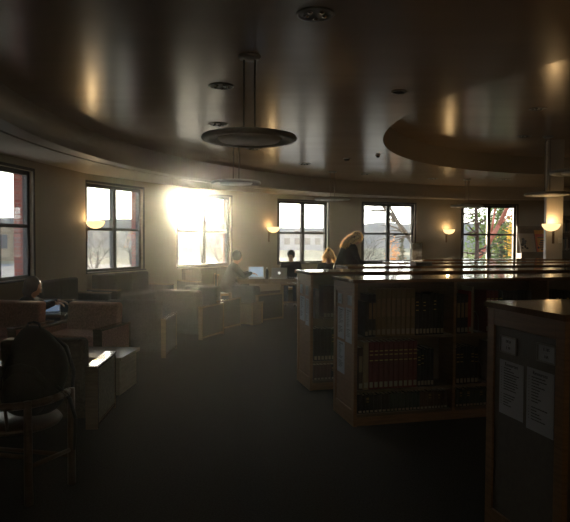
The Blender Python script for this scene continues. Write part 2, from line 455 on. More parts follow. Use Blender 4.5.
def leaves(bm, c, r, n, s, flat=1):
    for _ in range(n):
        d = Vector((random.gauss(0,1),random.gauss(0,1),random.gauss(0,1))).normalized()*(random.random()**.4)
        p = Vector(c)+Vector((d.x*r[0],d.y*r[1],d.z*r[2]))
        u = Vector((random.gauss(0,1),random.gauss(0,1),random.gauss(0,.5))).normalized(); v = u.orthogonal().normalized()
        u *= s*random.uniform(.6,1.3); v *= s*random.uniform(.4,.8)
        bm.faces.new([bm.verts.new(p+q) for q in (-u, -v*.7, u, v*.7)])
def branch(bm, p, d, L, r, depth, spread=.6, droop=0):
    q = p; rr = r
    for k in range(3):
        d2_ = (d+Vector((random.gauss(0,.12),random.gauss(0,.12),random.gauss(0,.10)-droop))).normalized()
        q2 = q+d2_*L/3; cyl(bm, q, q2, rr, rr*.82, 6 if depth > 1 else 4); q = q2; rr *= .82; d = d2_
        if depth > 0 and k > 0:
            for _ in range(2):
                ax = Vector((random.gauss(0,1),random.gauss(0,1),random.gauss(0,1))).normalized()
                branch(bm, q, (d+ax*spread).normalized(), L*.62, rr*.6, depth-1, spread, droop)
def bare_tree(x, y, z, h, r, label, m='bark', depth=4, lean=(0,0), spread=.6, droop=0, group=None):
    t = thing('bare_tree', label, 'tree', (x,y,z), 0, group)
    bm = B(); p = Vector((0,0,0)); d = Vector((lean[0],lean[1],1)).normalized(); q = p+d*h*.4
    cyl(bm, p, q, r, r*.8, 10); ob_t = obj('trunk', bm, m, t, smooth=True)
    bm = B()
    for k in range(5):
        a = 2*PI*k/5+random.random()
        branch(bm, q - d*h*.08*k*.3, (d+Vector((math.cos(a),math.sin(a),.1))*.7).normalized(), h*.38, r*.5, depth-1, spread, droop)
    obj('branches', bm, m, t, smooth=True)
    return t
def leafy_tree(x, y, z, h, r, label, leaf, m='bark', n=1500, s=.16, group=None):
    t = thing('leafy_tree', label, 'tree', (x,y,z), 0, group)
    obj('trunk', tube(B(), [(0,0,0),(.1,0,h*.3),(0,.1,h*.8)], [r*.09,r*.07,r*.02]), m, t, smooth=True)
    bm = B()
    for k in range(9):
        c = (random.uniform(-.55,.55)*r, random.uniform(-.55,.55)*r, h*random.uniform(.4,.9))
        leaves(bm, c, (r*.6,r*.6,h*.22), n//9, s)
    obj('foliage', bm, leaf, t); return t
def conifer(x, y, z, h, r, label, leaf='leaf_dark', n=2600, s=.12, group=None):
    t = thing('evergreen_tree', label, 'tree', (x,y,z), 0, group)
    obj('trunk', cyl(B(), (0,0,0), (0,0,h*.97), r*.09, .02), 'bark', t, smooth=True)
    bm = B()
    for _ in range(n):
        f = random.random()**.7; zz = h*(.12+.88*(1-f)); rad = r*f*(.35+.65*random.random())*(.75+.25*math.sin(zz*7))
        a = random.random()*2*PI; p = Vector((rad*math.cos(a),rad*math.sin(a),zz-rad*.18))
        u = Vector((math.cos(a),math.sin(a),-.25))*s*1.6; v = Vector((-math.sin(a),math.cos(a),random.gauss(0,.4)))*s*.5
        bm.faces.new([bm.verts.new(p+q) for q in (-u,-v,u,v)])
    obj('foliage', bm, leaf, t); return t

def px(x, D): return (x-285)/F*D
def pz(y, D): return EYE+(241-y)/F*D
# behind window 5: bare tree with arching limbs; behind window 6: red-lit trunks, evergreen, yellow leaves
def limb_tree(name, label, m, paths, D, loc, group=None):
    t = thing(name, label, 'tree', (loc[0], loc[1], GZ), 0, group)
    for nm, pts, r in paths:
        P3 = []
        for (xx, yy, dd) in pts: P3.append((px(xx,D+dd)-loc[0], D+dd-loc[1], pz(yy,D+dd)-GZ))
        obj(nm, tube(B(), P3, r, 8), m, t, smooth=True)
    return t
D5 = 27
base5 = (px(425,D5), D5)
paths = [('trunk', [(425,460,0),(424,300,0),(418,250,0),(408,236,0)], [.3,.22,.14,.11]),
         ('branch', [(418,250,0),(408,236,0),(397,222,-.4),(388,212,-.5),(376,199,-.6),(366,188,-.6)], [.11,.10,.085,.07,.055,.03]),
         ('branch', [(397,222,-.4),(390,208,.3),(378,196,.4),(370,190,.5)], [.08,.05,.04,.02])]
for k in range(14):
    s = random.choice([(408,236),(397,222),(388,212),(400,230),(404,232)]); L = random.uniform(14,38); a = random.uniform(150,240)
    pts = [(s[0],s[1],0)]
    for q in range(4):
        a += random.uniform(-6,14) ; s = (s[0]+math.cos(R(a))*L/4, s[1]+math.sin(R(a))*L/4 - 1.2+q*.9); pts.append((s[0],s[1],random.uniform(-.6,.6)))
    paths.append(('twig', pts, [.035,.028,.02,.014,.006]))
limb_tree('bare_tree', 'leafless tree with arching dark limbs outside the window left of the sign holder', 'bark', paths, D5, base5)
leafy_tree(px(396,36), 36, GZ, 5.6, .8, 'small orange-leaved tree low in the right half of the middle far window', 'leaf_orange', n=900, s=.1)
conifer(px(402,33), 33, GZ, 6.0, 1.0, 'small dark evergreen beside the orange-leaved tree', n=1200, s=.1)
for k, xx in enumerate((362,369,376,383,391,399)):
    bare_tree(px(xx,44), 44+k*8, GZ, 6.3, .12, 'thin leafless tree, %s from the left in the thicket behind the branchy window' % ('first','second','third','fourth','fifth','sixth')[k], depth=4, spread=.9, group='leafless thicket')
D6 = 29
b6 = (px(478,D6), D6)
limb_tree('red_lit_tree', 'red-lit tree leaning right outside the window by the magazine display', 'bark_red_lit',
   [('trunk', [(440,420,0),(470,268,0),(487,246,0),(498,225,0),(510,200,0),(516,188,0)], [.17,.13,.11,.10,.09,.075]),
    ('branch', [(487,246,0),(491,232,.4),(494,212,.6),(496,196,.7)], [.06,.055,.05,.04]),
    ('branch', [(498,225,0),(506,218,.3),(514,214,.4)], [.05,.04,.03]),
    ('branch', [(494,236,0),(504,215,.9),(509,200,1)], [.05,.045,.04])], D6, b6)
paths = [('trunk', [(455,430,0),(476,300,0),(477,240,0),(474,190,0)], [.16,.12,.08,.05])]
for k in range(20):
    s = (476, random.uniform(195,262)); a = random.uniform(-60,60)+random.choice((0,180)); L = random.uniform(14,30); pts = [(s[0],s[1],0)]
    for q in range(3):
        a += random.uniform(-22,22); s = (s[0]+math.cos(R(a))*L/3, s[1]+math.sin(R(a))*L/3); pts.append((s[0],s[1],random.uniform(-.4,.4)))
    paths.append(('branch', pts, [.045,.03,.02,.01]))
limb_tree('bare_tree', 'dark leafless sapling in the left half of the window by the magazine display', 'bark', paths, 24, (px(476,24),24))
t = leafy_tree(px(507,40), 40, GZ, 7.3, 1.7, 'yellow autumn tree low in the right half of the rightmost window', 'leaf_yellow', n=2600, s=.13)
t = leafy_tree(px(490,34), 34, GZ, 8.6, 1.5, 'green leafy tree behind the red-lit trunk in the rightmost window', 'leaf_green', n=1700, s=.13)
conifer(px(501,37), 37, GZ, 9.0, 1.3, 'tall dark evergreen behind the red-lit trunk in the rightmost window', 'leaf_dark', n=1500, s=.14)
leafy_tree(px(468,46), 46, GZ, 6.4, 1.6, 'pale green bush tree low in the left half of the rightmost window', 'leaf_green', n=1200, s=.12)
# distant things behind the left and middle windows
def building(x, y, z, wx, wy, h, m, label, nwin, group=None, rz=0):
    t = thing('building', label, 'building', (x,y,z), rz, group)
    obj('wall', bx(-wx/2,wx/2,-wy/2,wy/2,0,h), m, t, bevel=.05); obj('roof', bx(-wx/2-.4,wx/2+.4,-wy/2-.4,wy/2+.4,h,h+.5), 'roof_grey', t)
    for k in range(nwin):
        xx = -wx/2+wx*(k+.5)/nwin; obj('window', bx(xx-wx/nwin*.28,xx+wx/nwin*.28,-wy/2-.05,-wy/2+.05,h*.35,h*.75), 'roof_grey', t)
building(px(10,130), 132, GZ+1.2, 15, 10, 7.4, 'building_tan', 'low tan building far outside the leftmost window', 5)
building(px(292,300), 300, GZ+1, 40, 12, 8.0, 'building_grey', 'long grey building in the haze behind the middle window', 8)
building(px(322,330), 330, GZ+1, 30, 12, 9.5, 'building_tan', 'wide tan building far behind the window over the study table', 7)
for k, xx in enumerate((-2,4,9,14,19,24)):
    conifer(px(xx,150), 150+k*8, GZ+1, 9.5+random.uniform(0,3), 3.2, 'dark evergreen, %s from the left in the far tree line outside the leftmost window' % ('first','second','third','fourth','fifth','sixth')[k], n=700, s=.5, group='far tree line outside the leftmost window')
for k, xx in enumerate((95,108,121,186,199,212)):
    bare_tree(px(xx,60), 60+k*10, GZ, 7.0, .18, 'distant leafless tree, %s from the left behind the %s window' % (('first','second','third')[k%3], ('second','sunny')[k//3]), depth=4, spread=.8, group='hazy leafless trees')
# ------------------------------------------------------------------ lamps
def sconce(x, y, ndir, label):
    """ndir: direction (deg) the lamp faces away from the wall; (x,y) on the wall"""
    t = thing('wall_sconce', label, 'wall lamp', (x, y, 1.93), R(ndir-90), 'bowl sconces on the walls')
    # local +y = away from wall
    obj('back_plate', bx(-.025,.025,0,.02,-.42,-.08), 'bronze', t, bevel=.004)
    obj('bracket', tube(B(), [(0,.012,-.2),(0,.06,-.19),(0,.13,-.13)], .011, 8), 'bronze', t, smooth=True)
    prof = []
    for k in range(11):
        a = k/10*PI/2; prof.append((.185*math.sin(a), -.155*math.cos(a)))
    prof += [(.175,0)] + [(.175*math.sin(a), -.145*math.cos(a)) for a in [ (9-k)/10*PI/2 for k in range(10)]]
    b = lathe(B(), prof, 40)
    bmesh.ops.translate(b, verts=b.verts, vec=(0,.2,0))
    o = obj('lamp_bowl', b, 'lamp_bowl', t, smooth=True)
    l = bpy.data.lights.new('sconce_light', 'POINT'); l.energy = 3.2; l.color = (1,.68,.33); l.shadow_soft_size = .05
    lo = link(bpy.data.objects.new('sconce_light', l), t); lo.location = (0,.14,.06)
    return t

def pendant(x, y, zc, zd, label, r=.455, mtop='pendant_metal'):
    t = thing('pendant_lamp', label, 'pendant lamp', (x,y,zc), 0, 'disc pendant lamps')
    obj('canopy', lathe(B(), [(0,0),(.105,0),(.108,-.012),(.098,-.032),(.085,-.036),(0,-.036)], 28), 'pendant_metal', t, smooth=True)
    for s in (-1,1):
        obj('rod', cyl(B(), (s*.052,0,-.04), (s*.052,0,zd-zc+.05), .009, n=8), 'steel', t, smooth=True)
    h = zd-zc
    # broad ring shade, open in the middle, with a round uplight bowl held under it
    prof = [(r*.66,h+.032),(r*.86,h+.036),(r*.97,h+.024),(r,h+.004),(r*.99,h-.014),(r*.95,h-.024),(r*.84,h-.018),(r*.74,h-.008),(r*.66,h-.002),(r*.66,h+.032)]
    obj('ring_shade', lathe(B(), prof, 56), mtop, t, smooth=True)
    prof = [(0,h+.03),(r*.66,h+.03),(r*.655,h-.012),(r*.62,h-.026),(r*.55,h-.031),(r*.3,h-.034),(0,h-.034)]
    obj('diffuser', lathe(B(), prof, 48), 'pendant_glass', t, smooth=True)
    return t
def downlight(x, y, z, label, r=.145):
    t = thing('recessed_downlight', label, 'downlight', (x,y,z), 0, 'recessed downlights in the ceiling')
    obj('trim_ring', lathe(B(), [(r,-.001),(r,-.008),(r*.86,-.014),(r*.84,-.001)], 32), 'steel', t, smooth=True)
    obj('reflector', lathe(B(), [(r*.84,-.002),(r*.5,-.0035),(0,-.004)], 24), 'steel', t, smooth=True)
    for a in range(5):
        ca, sa = math.cos(a*2*PI/5+.3)*r*.5, math.sin(a*2*PI/5+.3)*r*.5
        b = ell(B(), (ca,sa,-.012), (r*.16,r*.16,.012), n=10); obj('bulb', b, 'chrome', t, smooth=True)
    return t
pendant(px(249,5.75), 5.75, CEIL, 2.52, 'large disc pendant lamp hanging nearest, at the upper middle')
pendant(px(236,11), 11, CEIL, 2.60, 'disc pendant lamp just right of the sun, half hidden by glare')
pendant(px(332,15.2), 15.2, CEIL, 2.60, 'disc pendant lamp in front of the top of the middle window')
pendant(px(466,17), 17, CEIL, 2.54, 'disc pendant lamp at the top left corner of the rightmost window')
pendant(px(546,12.6), 12.6, REC, 2.54, 'disc pendant lamp hanging in front of the pale column')
pendant(px(581,8.9), 8.9, REC, 2.58, 'disc pendant lamp cut by the right edge of the picture')
downlight(px(314,4.69), 4.69, CEIL, 'round downlight nearest the camera at the top of the picture', .15)
downlight(px(221,6.86), 6.86, CEIL, 'round downlight left of the large pendant rods')
downlight(px(218,9.1), 9.1, CEIL, 'round downlight peeking over the large pendant disc')
downlight(px(253,11.5), 11.5, CEIL, 'small-looking downlight just below the large pendant disc')
downlight(px(304,13.7), 13.7, CEIL, 'downlight above the right side of the middle window')
downlight(px(364,15.7), 15.7, CEIL, 'downlight above the window with bare branches')
downlight(px(432,16.8), 16.8, CEIL, 'downlight between the two rightmost windows')
downlight(px(504,16.9), 16.9, CEIL, 'downlight on the strip of ceiling before the rightmost window')
downlight(px(535,10), 10, REC, 'nearer downlight inside the round ceiling recess')
downlight(px(522,12.6), 12.6, REC, 'farther downlight inside the round ceiling recess')
def detector(x, y, z, r, label):
    t = thing('smoke_detector', label, 'smoke detector', (x,y,z)); 
    obj('base', lathe(B(), [(0,0),(r,0),(r,-.015),(0,-.015)], 24), 'plastic_white', t)
    obj('sensor', lathe(B(), [(r*.8,-.015),(r*.6,-.05),(0,-.055)], 24), 'frame_trim', t, smooth=True)
detector(px(346,12.8), 12.8, CEIL, .08, 'grey ceiling detector above the gap left of the branchy window')
detector(px(377,12.3), 12.3, CEIL, .05, 'smaller ceiling detector right of the larger one')
t = thing('ceiling_speaker', 'flat round ceiling speaker near the edge of the round recess', 'speaker', (px(397,7.1),7.1,CEIL))
obj('rim', lathe(B(), [(.09,0),(.09,-.01),(.075,-.012),(.075,0)], 28), 'plastic_white', t); obj('grille', lathe(B(), [(.075,-.004),(0,-.006)], 24), 'frame_trim', t)
# sconces: between windows 1-2, 3-4, 5-6, and on the column
def wall_pt(i, f):
    a, b = nodes[i], nodes[i+1]; d = (b-a).normalized(); n = Vector((d.y,-d.x)); p = a+(b-a)*f
    return p.x, p.y, math.degrees(math.atan2(n.y, n.x))
x,y,n_ = wall_pt(3,.985); sconce(x,y,n_, 'lit bowl sconce left of the second window, over the tan armchairs')
x,y,n_ = wall_pt(7,.78); sconce(x,y,n_, 'lit bowl sconce between the sunny window and the middle window')
x,y,n_ = wall_pt(11,.66); sconce(x,y,n_, 'lit bowl sconce between the two rightmost windows')
# column
CLX, CLY = 5.90, 13.0
co = struct('column', bx(-.17,.17,0,.34,0,REC), 'column_paint', bevel=.01); co.location = (px(554,CLY), CLY, 0); co.rotation_euler = (0,0,R(-16))
def on_col(x): 
    v = co.location + Matrix.Rotation(R(-16),3,'Z') @ Vector((x,0,0)); return v.x, v.y
sconce(*on_col(-.02), -128, 'lit bowl sconce on the pale square column')
t = thing('light_switch', 'small square switch plate on the pale column', 'light switch', (*on_col(.115), 1.58), R(-16))
obj('plate', bx(-.04,.04,-.008,0,-.06,.06), 'plastic_white', t, bevel=.003); obj('rocker', bx(-.015,.015,-.014,-.006,-.03,.03), 'plastic_white', t, bevel=.002)

# ------------------------------------------------------------------ book ranges
SH = [.10, .30, .745]     # top faces of the three shelf boards
TOPZ = 1.23
def shelf_range(x, y, L, dep, alpha, label, bays, name='bookcase'):
    t = thing(name, label, 'bookcase', (x,y,0), R(alpha))
    fr = .05
    for side, x0 in (('l',0),('r',L-.03)):
        b = B(); 
        box(b, x0, x0+.03, 0, .06, 0, TOPZ-.03); box(b, x0, x0+.03, dep-.06, dep, 0, TOPZ-.03)
        box(b, x0, x0+.03, .06, dep-.06, TOPZ-.12, TOPZ-.03); box(b, x0, x0+.03, .06, dep-.06, 0, .13)
        e = obj('end_panel', b, 'wood_maple', t, bevel=.003)
        obj('inset_panel', bx(x0+.011, x0+.02, .06, dep-.06, .13, TOPZ-.12), 'wood_panel', e)
    obj('top', bx(-.015, L+.015, -.012, dep+.012, TOPZ-.03, TOPZ), 'wood_top', t, bevel=.004)
    obj('back_panel', bx(.03, L-.03, dep/2-.008, dep/2+.008, .1, TOPZ-.03), 'shelf_board', t)
    for (a, b_) in ((.02,.04),(dep-.04,dep-.02)): obj('kickplate', bx(.03, L-.03, a, b_, 0, .08), 'wood_maple', t)
    for k in range(1, bays):
        xx = L*k/bays; obj('upright', bx(xx-.012, xx+.012, .004, dep-.004, .08, TOPZ-.03), 'wood_maple', t)
    for k in range(bays):
        xa = max(.03, L*k/bays+.012); xb = min(L-.03, L*(k+1)/bays-.012)
        for z in SH: obj('shelf', bx(xa, xb, .01, dep-.01, z-.022, z), 'shelf_board', t, bevel=.002)
    return t
R1 = shelf_range(.575,4.94,3.7,.53,14,'long low wooden bookcase in front, full of reference books', 4)
R2 = shelf_range(.263,6.14,4.1,.52,14,'second low bookcase, its end panel left of the front bookcase', 4)
R3 = shelf_range(.80,7.55,5.0,.5,14,'third low bookcase whose top shows behind the second', 5)
R4 = shelf_range(1.66,8.95,5.0,.5,13,'fourth low bookcase with the printed sign holder near its end', 5)
R5 = shelf_range(2.45,10.5,3.0,.5,12,'farthest low bookcase before the seating by the windows', 3)
R0 = shelf_range(1.235,2.63,2.4,.6,14,'nearest low bookcase with grey inset end panel at the right edge', 2)
for ch in R0.children:
    for g in ch.children: g.data.materials.clear(); g.data.materials.append(M['panel_grey'])

bookcols = {
 'dark red': (.16,.022,.018), 'red': (.34,.05,.03), 'black': (.012,.012,.013), 'dark green': (.02,.045,.03), 'olive tan': (.22,.16,.07),
 'tan': (.33,.22,.11), 'brown': (.10,.055,.03), 'navy': (.015,.02,.05), 'grey': (.12,.12,.12), 'cream': (.5,.42,.28)}
for k, c in bookcols.items(): mat('cloth '+k, c, .55, var=(25,.1))
mat('gilt', (.65,.45,.15), .35, metal=.7); mat('book label', (.42,.36,.26), .8)
def book_proto(colour, band):
    b = B()   # unit-ish book: thickness x 1, depth y 0..1 (spine at y=0), height z 1
    box(b, -.5,.5, .0,1, 0,.015); b.free(); b = B()
    box(b, -.5,-.40, .03,1, 0,1); box(b, .40,.5, .03,1, 0,1)
    # rounded spine
    pr = [(-.5,.03),(-.36,.008),(0,0),(.36,.008),(.5,.03)]
    lo = [b.verts.new((x,y,0)) for x,y in pr]+[b.verts.new((.4,.05,0)),b.verts.new((-.4,.05,0))]
    hi = [b.verts.new((v.co.x,v.co.y,1)) for v in lo]; n = len(lo)
    for i in range(n): b.faces.new((lo[i],lo[(i+1)%n],hi[(i+1)%n],hi[i]))
    b.faces.new(lo[::-1]); b.faces.new(hi)
    box(b, -.4,.4,.05,.97,.012,.988, 1)
    o = obj('book', b, ['cloth '+colour,'paper_cream'])
    if band is not None:
        q = B(); 
        if band == 'panel': box(q,-.34,.34,-.006,.012,.42,.80); 
        else:
            box(q,-.36,.36,-.005,.012,.60,.82,1)
            for zz in (.80,.72,.60): box(q,-.36,.36,-.007,-.0045,zz,zz+.022)
        obj('title_band', q, ['gilt' if band == 'gilt' else 'cloth tan', 'cloth '+colour], o)
    q = box(B(),-.34,.34,-.006,.012,.04,.155); obj('spine_label', q, 'book label', o)
    COL.objects.unlink(o)
    for c in o.children: COL.objects.unlink(c)
    return o
protos = {}
ORD = ['first','second','third','fourth','fifth','sixth','seventh','eighth','ninth','tenth','eleventh','twelfth','thirteenth','fourteenth','fifteenth','sixteenth','seventeenth','eighteenth','nineteenth','twentieth']
def ordn(i):
    if i < 20: return ORD[i]
    return 'twenty-'+ORD[i-20] if i < 29 else 'thirtieth' if i == 29 else 'thirty-'+ORD[i-30]
def put_book(M4, colour, band, x, z, th, dp, h, label, group, inset=.03, tilt=0):
    key = (colour, band)
    if key not in protos: protos[key] = book_proto(*key)
    pr = protos[key]
    o = pr.copy(); COL.objects.link(o)
    o.matrix_world = M4 @ Matrix.Translation((x+th/2, inset, z)) @ Matrix.Rotation(tilt,4,'Y') @ Matrix.Diagonal((th*.97, dp, h, 1))
    for c in pr.children:
        d = c.copy(); COL.objects.link(d); d.parent = o; d.matrix_parent_inverse = Matrix.Identity(4)
    tag(o, label, 'book', group)
    return o
def rm(root): return Matrix.Translation(root.location) @ Matrix.Rotation(root.rotation_euler.z,4,'Z')
TOTAL = 0
def fill(root, L, bays, bay, shelf, runs, where, x_start=.02, gaps=()):
    """runs: list of (colour, band, count, thickness, height, jitter)"""
    global TOTAL
    m = rm(root); xa = max(.03, L*bay/bays+.012)+x_start; xb = min(L-.03, L*(bay+1)/bays-.012)-.01
    x = xa; z = SH[shelf]; i = 0
    hmax = (SH+[TOPZ-.03])[shelf+1]-z-.03
    for colour, band, cnt, th, h, jit in runs:
        if colour == 'gap': x += th; continue
        for k in range(cnt):
            t_ = th*random.uniform(1-jit, 1+jit); hh = min(hmax, h*random.uniform(1-jit*.35, 1))
            if x+t_ > xb: return
            if band == 'mixed': bd = random.choice([None,'gilt',None])
            else: bd = band
            lab = '%s book, %s from the left on the %s shelf of %s' % (colour, ordn(i), ('bottom','middle','top')[shelf], where)
            put_book(m, colour, bd, x, z+.0006, t_, random.uniform(.17,.2), hh, lab, 'reference books on the low bookcases')
            TOTAL += 1
            x += t_+.0015; i += 1
random.seed(11)
f1 = 'the first front bay'; f2 = 'the second front bay'; f3 = 'the third front bay'
fill(R1,3.7,4,0,2,[('black',None,1,.03,.3,.1),('black','panel',2,.034,.36,.05),('olive tan','panel',8,.044,.40,.04),('black','mixed',8,.032,.36,.15)], f1, .075)
fill(R1,3.7,4,0,1,[('brown','panel',1,.045,.36,.05),('tan',None,1,.05,.40,.02),('dark red','gilt',10,.043,.40,.01),('black','mixed',5,.03,.33,.15)], f1)
fill(R1,3.7,4,0,0,[('black','mixed',8,.034,.16,.15),('dark green',None,8,.034,.16,.15),('brown','mixed',8,.03,.16,.2)], f1)
fill(R1,3.7,4,1,2,[('black','panel',3,.036,.34,.05),('red',None,1,.03,.37,.02),('cream',None,1,.02,.41,.02),('gap',0,0,.12,0,0),('dark red','gilt',3,.04,.37,.01),('black','gilt',1,.04,.37,.01),('black',None,8,.036,.36,.1)], f2)
fill(R1,3.7,4,1,1,[('black','mixed',6,.034,.33,.15),('gap',0,0,.12,0,0),('brown','panel',1,.04,.36,.05),('olive tan','panel',6,.044,.36,.02),('brown',None,4,.036,.33,.1)], f2)
fill(R1,3.7,4,1,0,[('dark green','mixed',9,.034,.16,.15),('black',None,8,.034,.16,.15)], f2)
fill(R1,3.7,4,2,2,[('black','mixed',8,.034,.36,.1),('navy','gilt',5,.034,.34,.1),('cream','mixed',3,.03,.33,.1)], f3)
fill(R1,3.7,4,2,1,[('dark green','mixed',8,.034,.36,.1),('brown','gilt',8,.034,.34,.1)], f3)
s1 = 'the second bookcase'
fill(R2,4.1,4,0,2,[('brown',None,5,.036,.34,.08),('tan','panel',4,.04,.33,.05),('black','mixed',9,.035,.34,.1)], s1, .12)
fill(R2,4.1,4,0,1,[('black',None,5,.036,.34,.08),('dark green','gilt',4,.04,.33,.05),('brown','mixed',9,.035,.34,.1)], s1)
fill(R2,4.1,4,0,0,[('brown',None,5,.036,.16,.08),('black','gilt',9,.04,.16,.05)], s1)
# silver book ends
for (bay_x, sh) in ((1.17,2),(1.215,1),(.04,2)):
    m = rm(R1); t = thing('bookend', 'thin curved metal bookend on the %s shelf of the front bookcase, %s' % (('bottom','middle','top')[sh], 'at its left end' if bay_x < .5 else 'between the books'), 'bookend')
    t.matrix_world = m @ Matrix.Translation((bay_x,.03,SH[sh]+.004))
    q = B(); pts = [(0,.0,0)]+[(0,.075+.07*math.cos(PI-a*PI/8)*1,.11+.07*math.sin(a*PI/8)) for a in range(9)]+[(0,.145,0)]
    obj('arch', tube(q, pts, .003, 6), 'steel', t, smooth=True); obj('foot', bx(-.0,.06,.01,.14,0,.0015), 'steel', t)

# notices on the end panels ------------------------------------------------
def panel_notice(root, dep, y0, y1, z0, z1, kind, label, group, lines=None, seed=0):
    """y measured along the end panel from the near edge; x=0 plane of panel facing -x"""
    m = rm(root)
    xo = .0105
    t = thing('label_holder' if kind == 'frame' else 'paper_notice', label, 'sign', group=group)
    t.matrix_world = m @ Matrix.Translation((xo, (y0+y1)/2, (z0+z1)/2))
    w_, h_ = (y1-y0)/2, (z1-z0)/2
    face = Matrix(((0,0,-1,0),(-1,0,0,0),(0,1,0,0),(0,0,0,1)))   # text x -> -y, text y -> z, normal -> -x
    if kind == 'frame':
        b = B(); e = .006
        for a in ((-w_-e,-w_,-h_-e,h_+e),(w_,w_+e,-h_-e,h_+e)): box(b,-.008,0,a[0],a[1],a[2],a[3])
        for a in ((-h_-e,-h_),(h_,h_+e)): box(b,-.008,0,-w_,w_,a[0],a[1])
        obj('holder_frame', b, 'steel', t); obj('card', bx(-.003,0,-w_,w_,-h_,h_), 'paper', t)
        q = B()
        for s, zz in zip(lines, (.45,0,-.45)): text_bm(s, h_*.52, Matrix.Translation((-.0035,0,zz*h_)) @ face, q)
        obj('lettering', q, 'ink', t)
    else:
        obj('sheet', bx(-.0012,0,-w_,w_,-h_,h_), 'paper', t)
        q = B(); rnd = random.Random(seed); n = 15 if h_ > .12 else 11
        q_title = lines[0]
        text_bm(q_title, w_*.26, Matrix.Translation((-.0015,0,h_*.86)) @ face, q)
        for k in range(n):
            zz = h_*(.72-1.45*k/n); ln = w_*rnd.uniform(.35,1.15); 
            if k in (9,): continue
            yy = w_*.62
            cx_ = yy - 0
            # dot and words broken up like print
            box(q, -.0022,-.0012, w_*.80,w_*.84, zz-.0016, zz+.0016)
            pos = yy; end = yy-ln
            while pos > end:
                wd = rnd.uniform(.1,.26)*w_; box(q, -.0022,-.0012, max(pos-wd,-w_*.9), pos, zz-.0022, zz+.0022); pos -= wd+.03*w_
                if pos < -w_*.75: break
        obj('print', q, 'ink', t)
    return t
G = 'notices and labels on bookcase ends'
# nearest bookcase (dep .6): y from near edge
panel_notice(R0,.6,.36,.485,.985,1.06,'frame','small framed call number label upper left on the nearest bookcase end',G,['DE #','–','E 99'])
panel_notice(R0,.6,.072,.188,.995,1.07,'frame','small framed call number label upper right on the nearest bookcase end',G,['E 185','–','HA'])
panel_notice(R0,.6,.298,.496,.66,.94,'sheet','white printed notice on the left of the nearest bookcase end panel',G,['Resources'],3)
panel_notice(R0,.6,.076,.272,.645,.945,'sheet','white printed notice on the right of the nearest bookcase end panel',G,['Resources'],5)
panel_notice(R1,.52,.33,.43,1.0,1.08,'frame','upper left framed label on the front bookcase end',G,['B','–','BX'])
panel_notice(R1,.52,.08,.17,1.01,1.08,'frame','upper right framed label on the front bookcase end',G,['C','–','D'])
panel_notice(R1,.52,.27,.443,.69,.965,'sheet','upper left paper notice on the front bookcase end',G,['Resources'],6)
panel_notice(R1,.52,.08,.237,.68,.975,'sheet','upper right paper notice on the front bookcase end',G,['Resources'],7)
panel_notice(R1,.52,.26,.45,.385,.665,'sheet','lower paper notice on the front bookcase end, below two others',G,['Resources'],8)
panel_notice(R2,.52,.33,.41,.985,1.07,'frame','left framed label on the second bookcase end',G,['A','–','AZ'])
panel_notice(R2,.52,.11,.19,.98,1.07,'frame','right framed label on the second bookcase end',G,['AE','–','B'])
panel_notice(R2,.52,.25,.44,.69,.95,'sheet','left paper notice on the second bookcase end',G,['Resources'],9)
panel_notice(R2,.52,.075,.213,.66,.94,'sheet','right paper notice on the second bookcase end',G,['Resources'],10)
# sign holder, flat pale volume, clipboard on the tops
t = thing('sign_holder', 'clear upright holder with a blue-white printed sheet on the fourth bookcase top', 'sign holder', (px(417,9.35),9.35,TOPZ), R(5))
obj('acrylic_sleeve', box(B(),-.085,.085,-.012,.012,.0,.3), 'acrylic', t); obj('acrylic_foot', bx(-.085,.085,-.05,.05,0,.005), 'acrylic', t)
mat('poster_blue', (.45,.55,.68), .6, var=(14,.6)); obj('printed_sheet', bx(-.08,.08,-.004,.004,.015,.29), 'poster_blue', t)
t = thing('closed_book', 'pale closed book lying flat on the third bookcase top', 'book', (px(420,8.05),8.0,TOPZ), R(18))
obj('cover', box(box(bx(-.12,.12,-.09,.09,0,.004), -.12,.12,-.09,.09,.036,.04), -.12,.12,-.09,-.086,.004,.036), 'cloth grey', t, bevel=.001)
obj('pages', bx(-.115,.117,-.086,.086,.004,.036), 'paper', t)
t = thing('magazine', 'bright glossy magazine standing on the top shelf at the open end of the second bookcase', 'magazine')
t.matrix_world = rm(R2) @ Matrix.Translation((.08,.03,SH[2]+.001))
obj('pages', bx(-.02,.02,0,.18,.0,.3), 'paper', t); obj('cover', bx(-.022,.022,-.003,.0,.0,.3), 'cloth grey', t)

